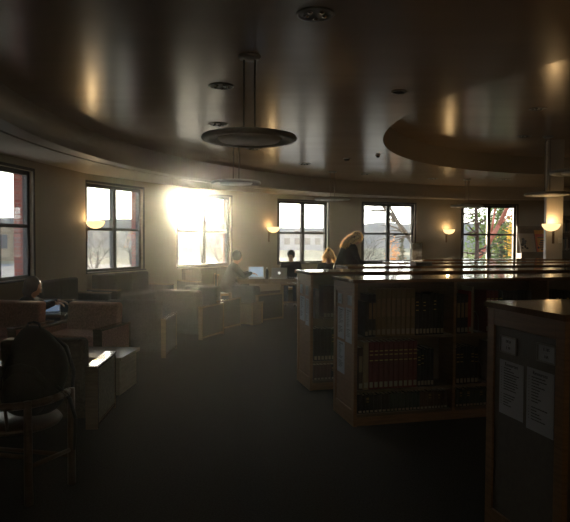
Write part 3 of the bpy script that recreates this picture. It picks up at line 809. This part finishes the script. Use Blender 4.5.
# ------------------------------------------------------------------ lounge furniture
def armchair(label, loc, rz, fab='fabric_dark', wd=.84, dp=.74, arm=.52, back=.80, group='lounge armchairs', cap='wood_light', at=.065):
    """faces local -Y (front), back at +Y"""
    t = thing('armchair', label, 'armchair', loc, rz, group)
    hw = wd/2
    for s in (-1,1):
        x0, x1 = (s*hw, s*(hw-at)) if s < 0 else (hw-at, hw)
        a = obj('arm', bx(min(x0,x1)+.006, max(x0,x1)-.006, -dp/2+.03, dp/2-.03, .05, arm-.03), fab, t, bevel=.008)
        # wooden edge frame around the arm panel
        b = B(); xa, xb = min(x0,x1), max(x0,x1)
        box(b, xa, xb, -dp/2, -dp/2+.03, 0, arm-.025); box(b, xa, xb, dp/2-.03, dp/2, 0, arm-.025); box(b, xa, xb, -dp/2+.03, dp/2-.03, .02, .05)
        obj('arm_frame', b, cap, t, bevel=.004)
        obj('armrest', bx(xa-.004, xb+.004, -dp/2-.006, dp/2+.006, arm-.025, arm), cap, t, bevel=.006)
    iw = hw-at-.004
    obj('seat_base', bx(-iw, iw, -dp/2+.05, dp/2-.04, .08, .27), fab, t, bevel=.01)
    obj('seat_cushion', bx(-iw, iw, -dp/2+.02, dp/2-.2, .27, .43), fab, t, bevel=.035, seg=4)
    b = bx(-iw, iw, dp/2-.2, dp/2-.03, .2, back)
    for v in b.verts:
        if v.co.z > .5: v.co.y += .05
    obj('backrest', b, fab, t, bevel=.04, seg=4)
    return t
GA = 'tan lounge armchairs'
armchair('rose-brown armchair facing us, between the coffee table and the wall sconce', (-2.47,7.30,0), R(-12), 'fabric_rose', wd=.90, back=.76, at=.1, group=GA)
armchair('rose-brown armchair at the left edge, half out of the picture', (-3.50,7.40,0), R(-14), 'fabric_rose', wd=.94, back=.76, at=.1, group=GA)
armchair('olive armchair seen from behind, black backpack in front of it', (-1.98,5.16,0), R(180+3), 'fabric_olive', wd=.88, arm=.52, back=.74, dp=.66, at=.1, group=GA)
GD = 'dark lounge armchairs in an arc'
armchair('dark armchair seen from behind, nearest of the arc, its pale armrest catching light', (-1.98,8.20,0), R(180-1), 'fabric_dark', wd=.86, back=.76, group=GD)
def chair_from_arm(D0, x0px, D1, x1px, label, fab='fabric_dark', back=.76, wd=.86, dp=.74):
    p0 = Vector((px(x0px,D0), D0)); p1 = Vector((px(x1px,D1), D1)); d = (p1-p0).normalized()
    right = Vector((d.y,-d.x)); c = p0 + d*dp/2 - right*wd/2
    # chair faces d ; local -Y -> d
    rz = math.atan2(d.y, d.x)+PI/2
    return armchair(label, (c.x,c.y,0), rz, fab, wd=wd, back=back, dp=dp, group=GD)
chair_from_arm(9.25,202, 9.8,220, 'dark armchair seen from behind, its long wood-edged arm panel left of the next one', wd=.9)
chair_from_arm(10.2,220, 10.7,236, 'dark armchair mostly hidden behind the second armchair of the arc', wd=.8)
chair_from_arm(11.3,258, 11.75,279, 'dark armchair with light wood framed arm panel before the study table', back=.68, wd=.8)
def side_table(label, loc, rz, wx, wy, h, name='side_table', solid_=True, wm='wood_light'):
    t = thing(name, label, 'table', loc, rz)
    obj('tabletop', bx(-wx/2,wx/2,-wy/2,wy/2,h-.035,h), wm, t, bevel=.005)
    if solid_:
        for s in (-1,1): obj('side_panel', bx(s*(wx/2-.05)-.02, s*(wx/2-.05)+.02, -wy/2+.04, wy/2-.04, 0, h-.035), wm, t, bevel=.003)
        obj('lower_shelf', bx(-wx/2+.07, wx/2-.07, -wy/2+.05, wy/2-.05, .1, .12), wm, t)
    else:
        for sx in (-1,1):
            for sy in (-1,1): obj('leg', bx(sx*(wx/2-.05)-.022, sx*(wx/2-.05)+.022, sy*(wy/2-.05)-.022, sy*(wy/2-.05)+.022, 0, h-.035), wm, t, bevel=.004)
        obj('apron', box(bx(-wx/2+.06,wx/2-.06,-wy/2+.04,-wy/2+.055,h-.1,h-.035), -wx/2+.06,wx/2-.06,wy/2-.055,wy/2-.04,h-.1,h-.035), wm, t)
    return t
side_table('low light wood coffee table beside the armchair seen from behind', (-2.05,6.22,0), R(-4), .92, .6, .385, 'coffee_table', wm='wood_pale')
tb = side_table('small pale cube table between the arm panels of the arc', (-.66,11.10,0), R(-30), .40, .40, .42)
for s in (-1,1): obj('front_panel', bx(-.19,.19,s*.17-.008,s*.17+.008,.02,.385), 'fabric_tan', tb)
side_table('small wooden table holding the blue-lit laptop behind the armchairs', (-3.44,8.80,0), R(10), .46, .4, .46)
t = thing('newspaper', 'folded white newspaper on the left end of the coffee table', 'newspaper', (-2.28,6.05,.385), R(20))
obj('pages', bx(-.14,.14,-.1,.1,0,.008), 'paper', t, bevel=.002); obj('fold', bx(-.14,.14,-.104,-.098,0,.011), 'paper', t)
# sofas along the wall
def sofa(label, i, f0, L, off=.1, back=.84, fab='fabric_dark'):
    a, b = nodes[i], nodes[i+1]; d = (b-a).normalized(); n = Vector((d.y,-d.x)); c = a+(b-a)*f0 + n*(off+.4)
    t = thing('sofa', label, 'sofa', (c.x,c.y,0), math.atan2(d.y,d.x), 'dark sofas under the windows')
    hw = L/2; k = max(1, round(L/.65)); w_ = (L-.24)/k
    obj('base', bx(-hw+.12,hw-.12,-.36,.36,.06,.26), fab, t, bevel=.01)
    for s in (-1,1):
        obj('arm', bx(min(s*hw,s*(hw-.12)),max(s*hw,s*(hw-.12)),-.4,.4,0,.54), fab, t, bevel=.02)
        obj('armrest', bx(min(s*hw,s*(hw-.12)),max(s*hw,s*(hw-.12)),-.41,.4,.54,.565), 'wood_light', t, bevel=.006)
    for q in range(k):
        x0 = -hw+.12+q*w_; obj('seat_cushion', bx(x0+.003,x0+w_-.003,-.38,.2,.26,.42), fab, t, bevel=.03, seg=3)
        obj('back_cushion', bx(x0+.003,x0+w_-.003,.2,.38,.26,back), fab, t, bevel=.035, seg=3)
    return t
sofa('dark sofa against the wall under the second window', 4, .45, 1.9)
sofa('dark sofa against the wall under the sunny window', 6, .42, 1.75)
sofa('dark sofa against the wall between the first two windows, behind the hooded person', 3, .2, 1.5)
# study table + laptops
side_table('long wooden study table with two laptops below the second sconce', (-.25,13.0,0), R(6), 1.6, .8, .74, 'study_table', False)
def laptop(label, loc, rz, screen, open_=105, logo=False, w_=.33, d_=.23):
    """hinge along local x at y=0, keyboard towards -y; viewer sits at -y"""
    t = thing('laptop', label, 'laptop', loc, rz)
    obj('keyboard_base', bx(-w_/2,w_/2,-d_,0,0,.016), 'aluminium', t, bevel=.004)
    obj('keys', bx(-w_/2+.02,w_/2-.02,-d_*.55,-.02,.016,.018), 'plastic_dark', t)
    lid = obj('lid', bx(-w_/2,w_/2,-.006,.003,0,d_), 'aluminium', t, bevel=.003)
    lid.location = (0,0,.016); lid.rotation_euler = (R(90-open_),0,0)
    obj('screen', bx(-w_/2+.012,w_/2-.012,-.0075,-.006,.014,d_-.012), screen, lid)
    if logo:
        b = B(); lathe(b, [(0,0),(.024,0)], 20); lathe(b, [(0,0),(.009,0)], 10)
        bmesh.ops.transform(b, matrix=Matrix.Translation((0,.0042,d_/2)) @ Matrix.Rotation(R(90),4,'X'), verts=b.verts)
        obj('logo', b, 'logo_glow', lid)
    return t
laptop('open laptop with pale blue screen facing us, left on the study table', (px(256,12.85),12.95,.74), R(8), 'screen_pale', 100)
laptop('silver laptop seen from behind with a small glowing lid mark, right on the study table', (px(279,12.7),12.72,.74), R(180+10), 'screen_pale', 108, True)
laptop('open laptop with blue screen beside the hooded person', (px(50,8.8),8.82,.46), R(20), 'screen_blue', 104, w_=.26,d_=.19)
t = thing('water_bottle', 'small bottle standing between the two laptops on the study table', 'bottle', (px(267,13.15),13.15,.74))
obj('body', lathe(B(), [(0,0),(.035,0),(.036,.12),(.03,.16),(.014,.18),(.014,.2),(0,.2)], 20), 'plastic_dark', t, smooth=True); obj('cap', cyl(B(),(0,0,.195),(0,0,.22),.016,n=14), 'plastic_white', t)
# stool under the person at the study table
def stool(label, loc, rz, h=.68):
    t = thing('wooden_stool', label, 'stool', loc, rz)
    obj('seat', bx(-.19,.19,-.18,.18,h-.04,h), 'wood_light', t, bevel=.012, seg=3)
    for sx in (-1,1):
        for sy in (-1,1): obj('leg', cyl(B(), (sx*.2,sy*.19,0), (sx*.155,sy*.15,h-.03), .019,.019,8), 'wood_light', t, smooth=True)
    for sx in (-1,1): obj('stretcher', cyl(B(), (sx*.187,-.178,.2),(sx*.187,.178,.2),.012,n=8), 'wood_light', t)
    obj('stretcher', cyl(B(), (-.18,-.17,.3),(.18,-.17,.3),.012,n=8), 'wood_light', t)
    return t
SX, SY = px(290,12.33), 12.33
stool('tall empty wooden stool with splayed legs in front of the study table', (SX,SY,0), R(6))

# foreground wooden tub chair and backpack
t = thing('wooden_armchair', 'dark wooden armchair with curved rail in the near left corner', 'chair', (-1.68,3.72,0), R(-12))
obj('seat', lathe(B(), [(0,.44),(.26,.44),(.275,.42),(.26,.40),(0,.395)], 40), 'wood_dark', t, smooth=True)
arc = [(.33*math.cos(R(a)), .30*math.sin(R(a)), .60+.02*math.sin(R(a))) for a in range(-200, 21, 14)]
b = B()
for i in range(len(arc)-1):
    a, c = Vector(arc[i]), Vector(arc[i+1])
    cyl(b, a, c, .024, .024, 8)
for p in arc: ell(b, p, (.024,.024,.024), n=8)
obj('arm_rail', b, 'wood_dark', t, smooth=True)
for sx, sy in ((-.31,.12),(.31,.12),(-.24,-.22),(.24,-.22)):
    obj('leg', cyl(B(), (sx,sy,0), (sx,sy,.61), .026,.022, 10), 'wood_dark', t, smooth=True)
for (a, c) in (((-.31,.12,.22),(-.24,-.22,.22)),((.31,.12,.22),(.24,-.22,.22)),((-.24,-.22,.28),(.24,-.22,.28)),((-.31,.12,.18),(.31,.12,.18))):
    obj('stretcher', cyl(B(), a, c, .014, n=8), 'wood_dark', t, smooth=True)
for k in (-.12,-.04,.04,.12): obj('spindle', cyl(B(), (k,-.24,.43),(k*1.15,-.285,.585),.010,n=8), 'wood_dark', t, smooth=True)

t = thing('backpack', 'bulky black backpack standing on the wooden armchair seat', 'backpack', (-1.58,3.76,.455), R(-8))
t.scale = (.92,.92,.96)
def bp(bm):
    ell(bm,(0,0,.24),(.215,.155,.25)); ell(bm,(0,.01,.40),(.165,.125,.17)); ell(bm,(0,-.02,.12),(.225,.165,.13)); ell(bm,(-.02,.02,.5),(.10,.09,.075)); ell(bm,(.1,0,.30),(.14,.12,.2))
solid(bp, 'bag_body', 'black_nylon', t, .014, 3)
def bp2(bm): ell(bm,(0,-.135,.17),(.15,.07,.13)); ell(bm,(0,-.125,.10),(.155,.075,.09))
solid(bp2, 'front_pocket', 'black_nylon', t, .012, 3)
obj('handle', tube(B(), [(-.05,0,.555),(-.04,0,.59),(0,0,.6),(.04,0,.59),(.05,0,.555)], .008, 6), 'black_strap', t, smooth=True)
for s in (-1,1):
    obj('shoulder_strap', tube(B(), [(s*.06,.1,.5),(s*.15,.16,.42),(s*.2,.17,.25),(s*.2,.14,.08)], .014, 6), 'black_strap', t, smooth=True)
obj('hanging_strap', tube(B(), [(.18,-.05,.2),(.30,-.08,.13),(.34,-.08,.0),(.335,-.08,-.12),(.33,-.08,-.2)], [.014,.014,.012,.012,.01], 6), 'black_strap', t, smooth=True)
ob = obj('buckle', bx(-.022,.022,-.006,.006,-.011,.011), 'chrome', t, bevel=.003); ob.location = (.275,-.1,.155); ob.rotation_euler = (0,R(35),0)
obj('zip', tube(B(), [(-.16,-.13,.25),(-.1,-.15,.33),(0,-.155,.355),(.1,-.15,.33),(.16,-.13,.25)], .004, 5), 'black_strap', t)

# ------------------------------------------------------------------ magazine display and tall case
DX, DY = px(537.5,19.05), 19.05
t = thing('magazine_display', 'dark display case with slanted ledges right of the rightmost window', 'display case', (DX,DY,0), R(2))
obj('cabinet', bx(-.52,.52,0,.4,0,1.18), 'shelf_board', t, bevel=.005)
b = B(); v = box(b,-.52,.52,.12,.4,1.18,2.1)
obj('back_board', bx(-.52,.52,.36,.4,1.18,2.05), 'shelf_board', t)
b = B(); lm = Matrix.Translation((0,.062,1.18)) @ Matrix.Rotation(-math.atan2(.28,.8),4,'X'); box(b, -.46, .50, 0, .012, 0, .84, 0, lm)
obj('slanted_ledge', b, 'shelf_board', t); obj('lip', bx(-.50,.50,.02,.05,1.16,1.22), 'wood_light', t)
mat('cover_pale', (.5,.44,.36), .35); mat('cover_yellow', (.85,.38,.04), .35); mat('cover_orange', (.75,.14,.03), .4)
tilt = math.atan2(.28,.8)
def mag(label, lx, wd, hh, mcol, motif, z=1.222):
    m = thing('display_magazine', label, 'magazine')
    m.matrix_world = Matrix.Translation((DX,DY,0)) @ Matrix.Rotation(R(2),4,'Z') @ Matrix.Translation((lx,.066,z)) @ Matrix.Rotation(-tilt,4,'X')
    obj('cover', bx(-wd/2,wd/2,-.012,-.002,0,hh), mcol, m, bevel=.002)
    obj('printed_picture', motif(), ['ink','cover_orange','cover_yellow'], m)
def motif1():
    b = B()
    for (x,z,rx,rz) in ((-.12,.42,.05,.05),(-.10,.32,.07,.08),(-.16,.24,.05,.05),(-.08,.18,.035,.06),(-.05,.36,.04,.035),(-.17,.13,.035,.03),(-.02,.12,.04,.035)):
        ell(b, (x,-.013,z), (rx,.002,rz), n=12)
    return b
def motif2():
    b = B()
    box(b,-.24,.24,-.0145,-.0125,.50,.60,1); box(b,-.24,-.19,-.0145,-.0125,.0,.5,1); box(b,-.16,.2,-.0145,-.0125,.47,.49,0)
    for (z, w_) in ((.06,.10),(.12,.13),(.18,.12),(.24,.14),(.30,.11),(.36,.08)): box(b,-w_,w_,-.016,-.0125,z,z+.035,0)
    for z in (.1,.22,.33): box(b,-.05,.05,-.0175,-.0125,z,z+.02,2)
    ell(b,(-.17,-.014,.14),(.03,.003,.04),n=10); ell(b,(.17,-.014,.14),(.03,.003,.04),n=10)
    return b
mag('pale cover with a dark figure on the display case', -.27, .50, .62, 'cover_pale', motif1)
mag('orange and yellow cover with stacked dark shapes, on the display case beside the column', .25, .48, .74, 'cover_yellow', motif2)
# tall dark bookcase right of the column
t = thing('tall_bookcase', 'tall dark bookcase right of the pale column', 'bookcase', (6.72,14.6,0), R(0))
for s in (0,1.8): obj('side', bx(s,s+.03,0,.35,0,2.2), 'shelf_board', t)
obj('back_panel', bx(0.03,1.8,.33,.35,0,2.2), 'shelf_board', t)
TZ = [.08,.5,.92,1.34,1.76,2.17]
for z in TZ: obj('shelf', bx(.03,1.8,0,.33,z-.025,z), 'shelf_board', t)
m = Matrix.Translation((6.72,14.6,0)); random.seed(5)
for si in (3,4):
    x = .06
    for i in range(9):
        c = random.choice(['black','brown','navy','grey','cream','dark green']); th = random.uniform(.025,.05)
        put_book(m, c, None, x, TZ[si]+.0006, th, .2, random.uniform(.24,.33), '%s book, %s from the left on the %s shelf of the tall bookcase' % (c, ordn(i), 'upper' if si==4 else 'lower visible'), 'books in the tall bookcase'); x += th+.002

# ------------------------------------------------------------------ people
def hand(bm, w_, dirv, palm_n, side):
    """w_: wrist, dirv: finger direction, palm_n: palm normal"""
    d = Vector(dirv).normalized(); n = Vector(palm_n); n = (n-d*n.dot(d)).normalized(); s = d.cross(n)*side
    w_ = Vector(w_); c = w_+d*.05
    rot = Matrix((s, n, d)).transposed()
    ell(bm, c, (.040,.017,.05), rot, 12)
    for k, (o, L) in enumerate(((-.028,.062),(-.010,.072),(.009,.068),(.027,.052))):
        a = w_+d*.088+s*o; b_ = a+(d*.9+n*.35).normalized()*L*.55; e = b_+(d*.55+n*.8).normalized()*L*.45
        limb(bm, [a-d*.02,a,b_,e], [.0095,.0095,.0088,.0078])
    a = w_+d*.03-s*.032; b_ = a+(d*.5-s*.75+n*.2).normalized()*.035; e = b_+(d*.9-s*.2+n*.3).normalized()*.028
    limb(bm, [a,b_,e], [.012,.0105,.009])
def person(label, loc, rz, J, top, legs, hair, hairm, seated=True, extra=None, vox=.010, strands=0):
    """local frame: faces +Y. J: joints dict"""
    t = thing('person', label, 'person', loc, rz)
    V = lambda k: Vector(J[k])
    hd = V('head'); fd = Vector(J['look']).normalized(); up0 = (hd-V('neck')).normalized(); rt = fd.cross(up0).normalized(); up = rt.cross(fd).normalized()
    rot = Matrix((rt, fd, up)).transposed()
    L = lambda x,y,z: hd + rot @ Vector((x,y,z))
    def body(bm):
        ell(bm, L(0,-.012,.02), (.075,.093,.092), rot); ell(bm, L(0,.028,-.055), (.056,.062,.062), rot)     # skull, jaw
        limb(bm, [L(0,.082,.012),L(0,.104,-.026)], [.010,.014])                                               # nose
        ell(bm, L(0,.085,-.06), (.024,.012,.009), rot); ell(bm, L(0,.082,-.066), (.022,.012,.007), rot)       # lips
        for s in (-1,1):
            ell(bm, L(s*.078,-.005,-.01), (.010,.018,.03), rot); ell(bm, L(s*.03,.075,.008), (.014,.012,.010), rot); ell(bm, L(s*.03,.08,.026), (.022,.010,.006), rot)
        limb(bm, [L(0,-.02,-.05), V('neck'), V('chest')], [.052,.054,.07])
        limb(bm, [V('chest'), V('belly'), V('pelvis')], [.125,.115,.135])
        for s, k in ((-1,'l'),(1,'r')):
            sh, el, wr = V('sh_'+k), V('el_'+k), V('wr_'+k)
            limb(bm, [V('chest')+Vector((0,0,.06)), sh], [.07,.06]); limb(bm, [sh, el, wr], [.052,.04,.027])
            hand(bm, wr, J.get('hd_'+k, (wr-el)), J.get('pn_'+k, (0,0,-1)), s)
            hp, kn, an = V('hip_'+k), V('kn_'+k), V('an_'+k)
            limb(bm, [V('pelvis'), hp], [.12,.09]); limb(bm, [hp, kn, an], [.085,.056,.038])
    solid(body, 'body', 'skin', t, vox, 1)
    def eyes(bm):
        for s in (-1,1): ell(bm, L(s*.03,.085,.009), (.0095,.006,.006), rot, 8)
    b = B(); eyes(b); obj('eyes', b, 'ink', t, smooth=True)
    def shirt(bm):
        limb(bm, [V('neck')-up0*.03, V('chest')], [.066,.13]); 
        ch, be, pe = V('chest'), V('belly'), V('pelvis'); side = (V('sh_r')-V('sh_l')).normalized()
        for a, b_, ra, rb in ((ch,be,.135,.12),(be,pe,.12,.14)):
            for o in (-.065,0,.065): limb(bm, [a+side*o, b_+side*o], [ra,rb])
        for k in 'lr':
            sh, el, wr = V('sh_'+k), V('el_'+k), V('wr_'+k)
            limb(bm, [V('chest')+Vector((0,0,.06)), sh], [.088,.078]); limb(bm, [sh, el, wr-(wr-el).normalized()*.02], [.071,.055,.042])
        if extra: extra(bm, V, L)
    solid(shirt, 'jacket', top, t, .014, 3)
    def trousers(bm):
        for k in 'lr':
            hp, kn, an = V('hip_'+k), V('kn_'+k), V('an_'+k)
            limb(bm, [V('pelvis')-Vector((0,0,.03)), hp], [.135,.115]); limb(bm, [hp, kn, an+Vector((0,0,.03))], [.105,.076,.058])
    solid(trousers, 'trousers', legs, t, .015, 2)
    for k in 'lr':
        an = V('an_'+k); fdir = Vector(J.get('foot', (0,1,0)))
        def shoe(bm, an=an): 
            z0 = an.z-.045
            limb(bm, [Vector((an.x,an.y,z0))-fdir*.03, Vector((an.x,an.y,z0-.01))+fdir*.15], [.042,.034]); ell(bm, Vector((an.x,an.y,z0)), (.045,.05,.05))
        solid(shoe, 'shoe', 'shoe_leather', t, .01, 1)
    def hr(bm): hair(bm, L, rot)
    ho = solid(hr, 'hair', hairm, t, .009, 1)
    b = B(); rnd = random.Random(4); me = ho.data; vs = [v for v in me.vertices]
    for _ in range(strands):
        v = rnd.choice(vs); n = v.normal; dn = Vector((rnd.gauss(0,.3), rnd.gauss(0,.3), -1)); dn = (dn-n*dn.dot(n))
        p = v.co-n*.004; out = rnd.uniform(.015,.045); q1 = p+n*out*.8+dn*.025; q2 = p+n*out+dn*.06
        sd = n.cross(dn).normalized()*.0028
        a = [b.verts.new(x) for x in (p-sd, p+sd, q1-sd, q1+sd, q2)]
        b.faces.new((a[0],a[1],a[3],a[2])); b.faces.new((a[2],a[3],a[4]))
    if strands: obj('loose_hair', b, 'hair_sunlit', t)  # pale outer strands added to carry the sun rim
    return t
def short_hair(bm, L, rot):
    ell(bm, L(0,-.03,.035), (.088,.096,.092), rot); ell(bm, L(0,-.06,-.02), (.078,.055,.06), rot)
def full_hair(bm, L, rot):
    ell(bm, L(0,-.025,.035), (.098,.104,.1), rot); ell(bm, L(0,-.05,-.03), (.09,.07,.07), rot)
P3X, P3Y = px(291,14.5), 14.5
def bun_hair(bm, L, rot):
    ell(bm, L(0,-.03,.035), (.09,.098,.092), rot); ell(bm, L(0,-.02,.14), (.045,.045,.04), rot); ell(bm, L(0,-.07,-.03), (.08,.05,.07), rot)
    for s in (-1,1): limb(bm, [L(s*.075,-.02,.02), L(s*.105,-.04,-.08), L(s*.12,-.06,-.17)], [.03,.032,.018])
def long_hair(bm, L, rot):
    ell(bm, L(0,-.03,.035), (.09,.1,.094), rot)
    for k in range(7):
        a = (k-3)*.5; x = .085*math.sin(a); y = -.03-.085*math.cos(a)*.8
        limb(bm, [L(x,y+.02,.04), L(x*1.15,y-.03,-.08), L(x*1.3,y-.045,-.2), L(x*1.2,y-.05,-.30)], [.035,.04,.035,.016])
def seatedJ(s, lean=.1, head=(0,.12,0), look=(0,1,-.1), hands=((-.16,.42,.0),(.16,.42,.0)), spine=.52):
    """s: seat height; spine length"""
    z = s+.165; spine -= .055; ch = (0,lean*.8,z+spine*.72)
    J = {'pelvis':(0,0,z),'belly':(0,lean*.35,z+.2),'chest':ch,'neck':(0,lean*1.05,z+spine),'head':(head[0],lean*1.05+head[1]*.4,z+spine+.155+head[2]),'look':look}
    for sg,k in ((-1,'l'),(1,'r')):
        J['sh_'+k] = (sg*.17, ch[1], ch[2]+.06); h = hands[0 if sg<0 else 1]
        J['wr_'+k] = (h[0], h[1], z+.06+h[2]); J['el_'+k] = (sg*.235, ch[1]+.10+h[1]*.15, z+.2)
        J['hip_'+k] = (sg*.09,.02,z-.01); J['kn_'+k] = (sg*.12,.44,s+.09); J['an_'+k] = (sg*.11,.42,.09)
        J['hd_'+k] = (0,1,-.15)
    return J
# person at the study table, facing us (dark curly hair)
J = seatedJ(.43, .06, look=(.1,1,-.3), hands=((-.13,.44,.20),(.13,.44,.20)), spine=.5)
person('dark haired person in a dark top facing us across the study table', (P3X,P3Y,0), R(178), J, 'cloth_black','denim', full_hair, 'hair_dark')
# person left of the study table, side-on facing right, looking at the blue laptop
J = seatedJ(.43, .18, look=(0,1,-.35), hands=((-.1,.5,.20),(.12,.5,.2)), spine=.5)
person('person in a dark hooded jacket seated side-on, reaching towards the pale blue laptop', (px(227,12.75),12.75,0), R(-74), J, 'cloth_green','cloth_black', short_hair, 'hair_dark', extra=lambda bm,V,L: (ell(bm, V('neck')+Vector((0,-.06,-.02)), (.1,.07,.06)), ell(bm, L(0,-.035,.02), (.11,.108,.12))))
tchair = thing('dining_chair', 'dark upright chair under the side-on person left of the study table', 'chair', (px(227,12.75),12.75,0), R(-74))
obj('seat', bx(-.22,.22,-.2,.24,.39,.43), 'wood_maple', tchair, bevel=.01)
for sx in (-1,1):
    for sy in (-.18,.2): obj('leg', bx(sx*.19-.018,sx*.19+.018,sy-.018,sy+.018,0,.39), 'wood_maple', tchair)
obj('backrest', bx(-.22,.22,-.235,-.205,.5,.82), 'fabric_dark', tchair, bevel=.01)
for sx in (-1,1): obj('back_post', bx(sx*.2-.016,sx*.2+.016,-.238,-.206,.39,.84), 'wood_maple', tchair)
# person 4: light hair glowing, seated behind the second bookcase
J = seatedJ(.45, .16, look=(.3,1,-.6), hands=((-.14,.42,.2),(.14,.42,.2)), spine=.50)
person('person with light pinned-up hair rimmed by sun, seated just above the second bookcase', (px(328,13.2),13.2,0), R(180), J, 'cloth_grey','denim', bun_hair, 'hair_blond_shade', strands=1800)
tchair3 = dup(tchair, (P3X,P3Y,0), R(178), 'dark upright chair under the person facing us across the study table')
tchair2 = dup(tchair, (px(328,13.2),13.2,0), R(180), 'dark upright chair under the person with light pinned-up hair')
# person 1: hooded, lounge behind the left armchair
J = seatedJ(.25, .12, look=(0,1,-.5), hands=((-.1,.46,.22),(.12,.46,.22)), spine=.38)
person('person in a dark hooded top at the left, sitting by the blue-lit laptop', (px(20,8.15),8.17,0), R(-82), J, 'cloth_grey','denim', short_hair, 'hair_dark', extra=lambda bm,V,L: (ell(bm, L(0,-.045,.02), (.112,.112,.122)), ell(bm, L(0,-.05,-.08), (.1,.08,.08))))
t = thing('ottoman', 'dark low upholstered seat under the hooded person', 'ottoman', (px(20,8.15),8.17,0), R(-82))
obj('cushion', bx(-.26,.26,-.24,.26,.10,.24), 'fabric_dark', t, bevel=.03, seg=3)
for sx in (-1,1):
    for sy in (-1,1): obj('leg', cyl(B(),(sx*.2,sy*.18,0),(sx*.2,sy*.18,.1),.02,n=10), 'wood_light', t)
# person 5: standing, bending over, long light hair, facing right
Z = .99
J = {'pelvis':(0,0,Z),'belly':(0,.05,Z+.18),'chest':(0,.13,Z+.36),'neck':(0,.20,Z+.50),'head':(0,.29,Z+.60),'look':(0,1,-.9)}
for sg,k in ((-1,'l'),(1,'r')):
    J['sh_'+k] = (sg*.18,.14,Z+.42); J['el_'+k] = (sg*.22,.24,Z+.16); J['wr_'+k] = (sg*.12,.42,Z+.10); J['hd_'+k] = (-sg*.2,1,-.3)
    J['hip_'+k] = (sg*.095,0,Z-.03); J['kn_'+k] = (sg*.1,.03,.49); J['an_'+k] = (sg*.1,0,.09)
person('standing person in a bulky black coat with long sunlit hair, head bent, behind the bookcases', (px(343,11.9),11.9,0), R(-75), J, 'cloth_black','cloth_black', long_hair, 'hair_blond_shade', strands=3500,
   extra=lambda bm,V,L: (limb(bm, [V('chest'),V('pelvis')], [.18,.2]), limb(bm,[V('pelvis'),V('pelvis')-Vector((0,0,.25))],[.2,.21]), ell(bm, V('neck')+Vector((0,-.05,-.04)), (.12,.1,.08))))
t = thing('reading_stand', 'low wooden book cart beside the standing person, hidden behind the bookcases', 'cart') if False else None

# ------------------------------------------------------------------ scattering volume added to make the glare around the sun
if GLARE_HAZE:
    b = bx(-4.6, 13.7, -3.1, 19.3, .02, SOF-.02)
    o = obj('haze', b, 'paper'); o['kind'] = 'structure'
    m = bpy.data.materials.new('haze'); m.use_nodes = True; nt = m.node_tree; nt.nodes.clear()
    ad = nt.nodes.new('ShaderNodeAddShader')
    for k, (dn, g) in enumerate(((.00062,.973),(.00045,.80))):
        v = nt.nodes.new('ShaderNodeVolumeScatter'); v.inputs['Density'].default_value = dn; v.inputs['Anisotropy'].default_value = g
        nt.links.new(v.outputs[0], ad.inputs[k])
    oo = nt.nodes.new('ShaderNodeOutputMaterial'); nt.links.new(ad.outputs[0], oo.inputs['Volume'])
    o.data.materials.clear(); o.data.materials.append(m)
print('books', TOTAL)
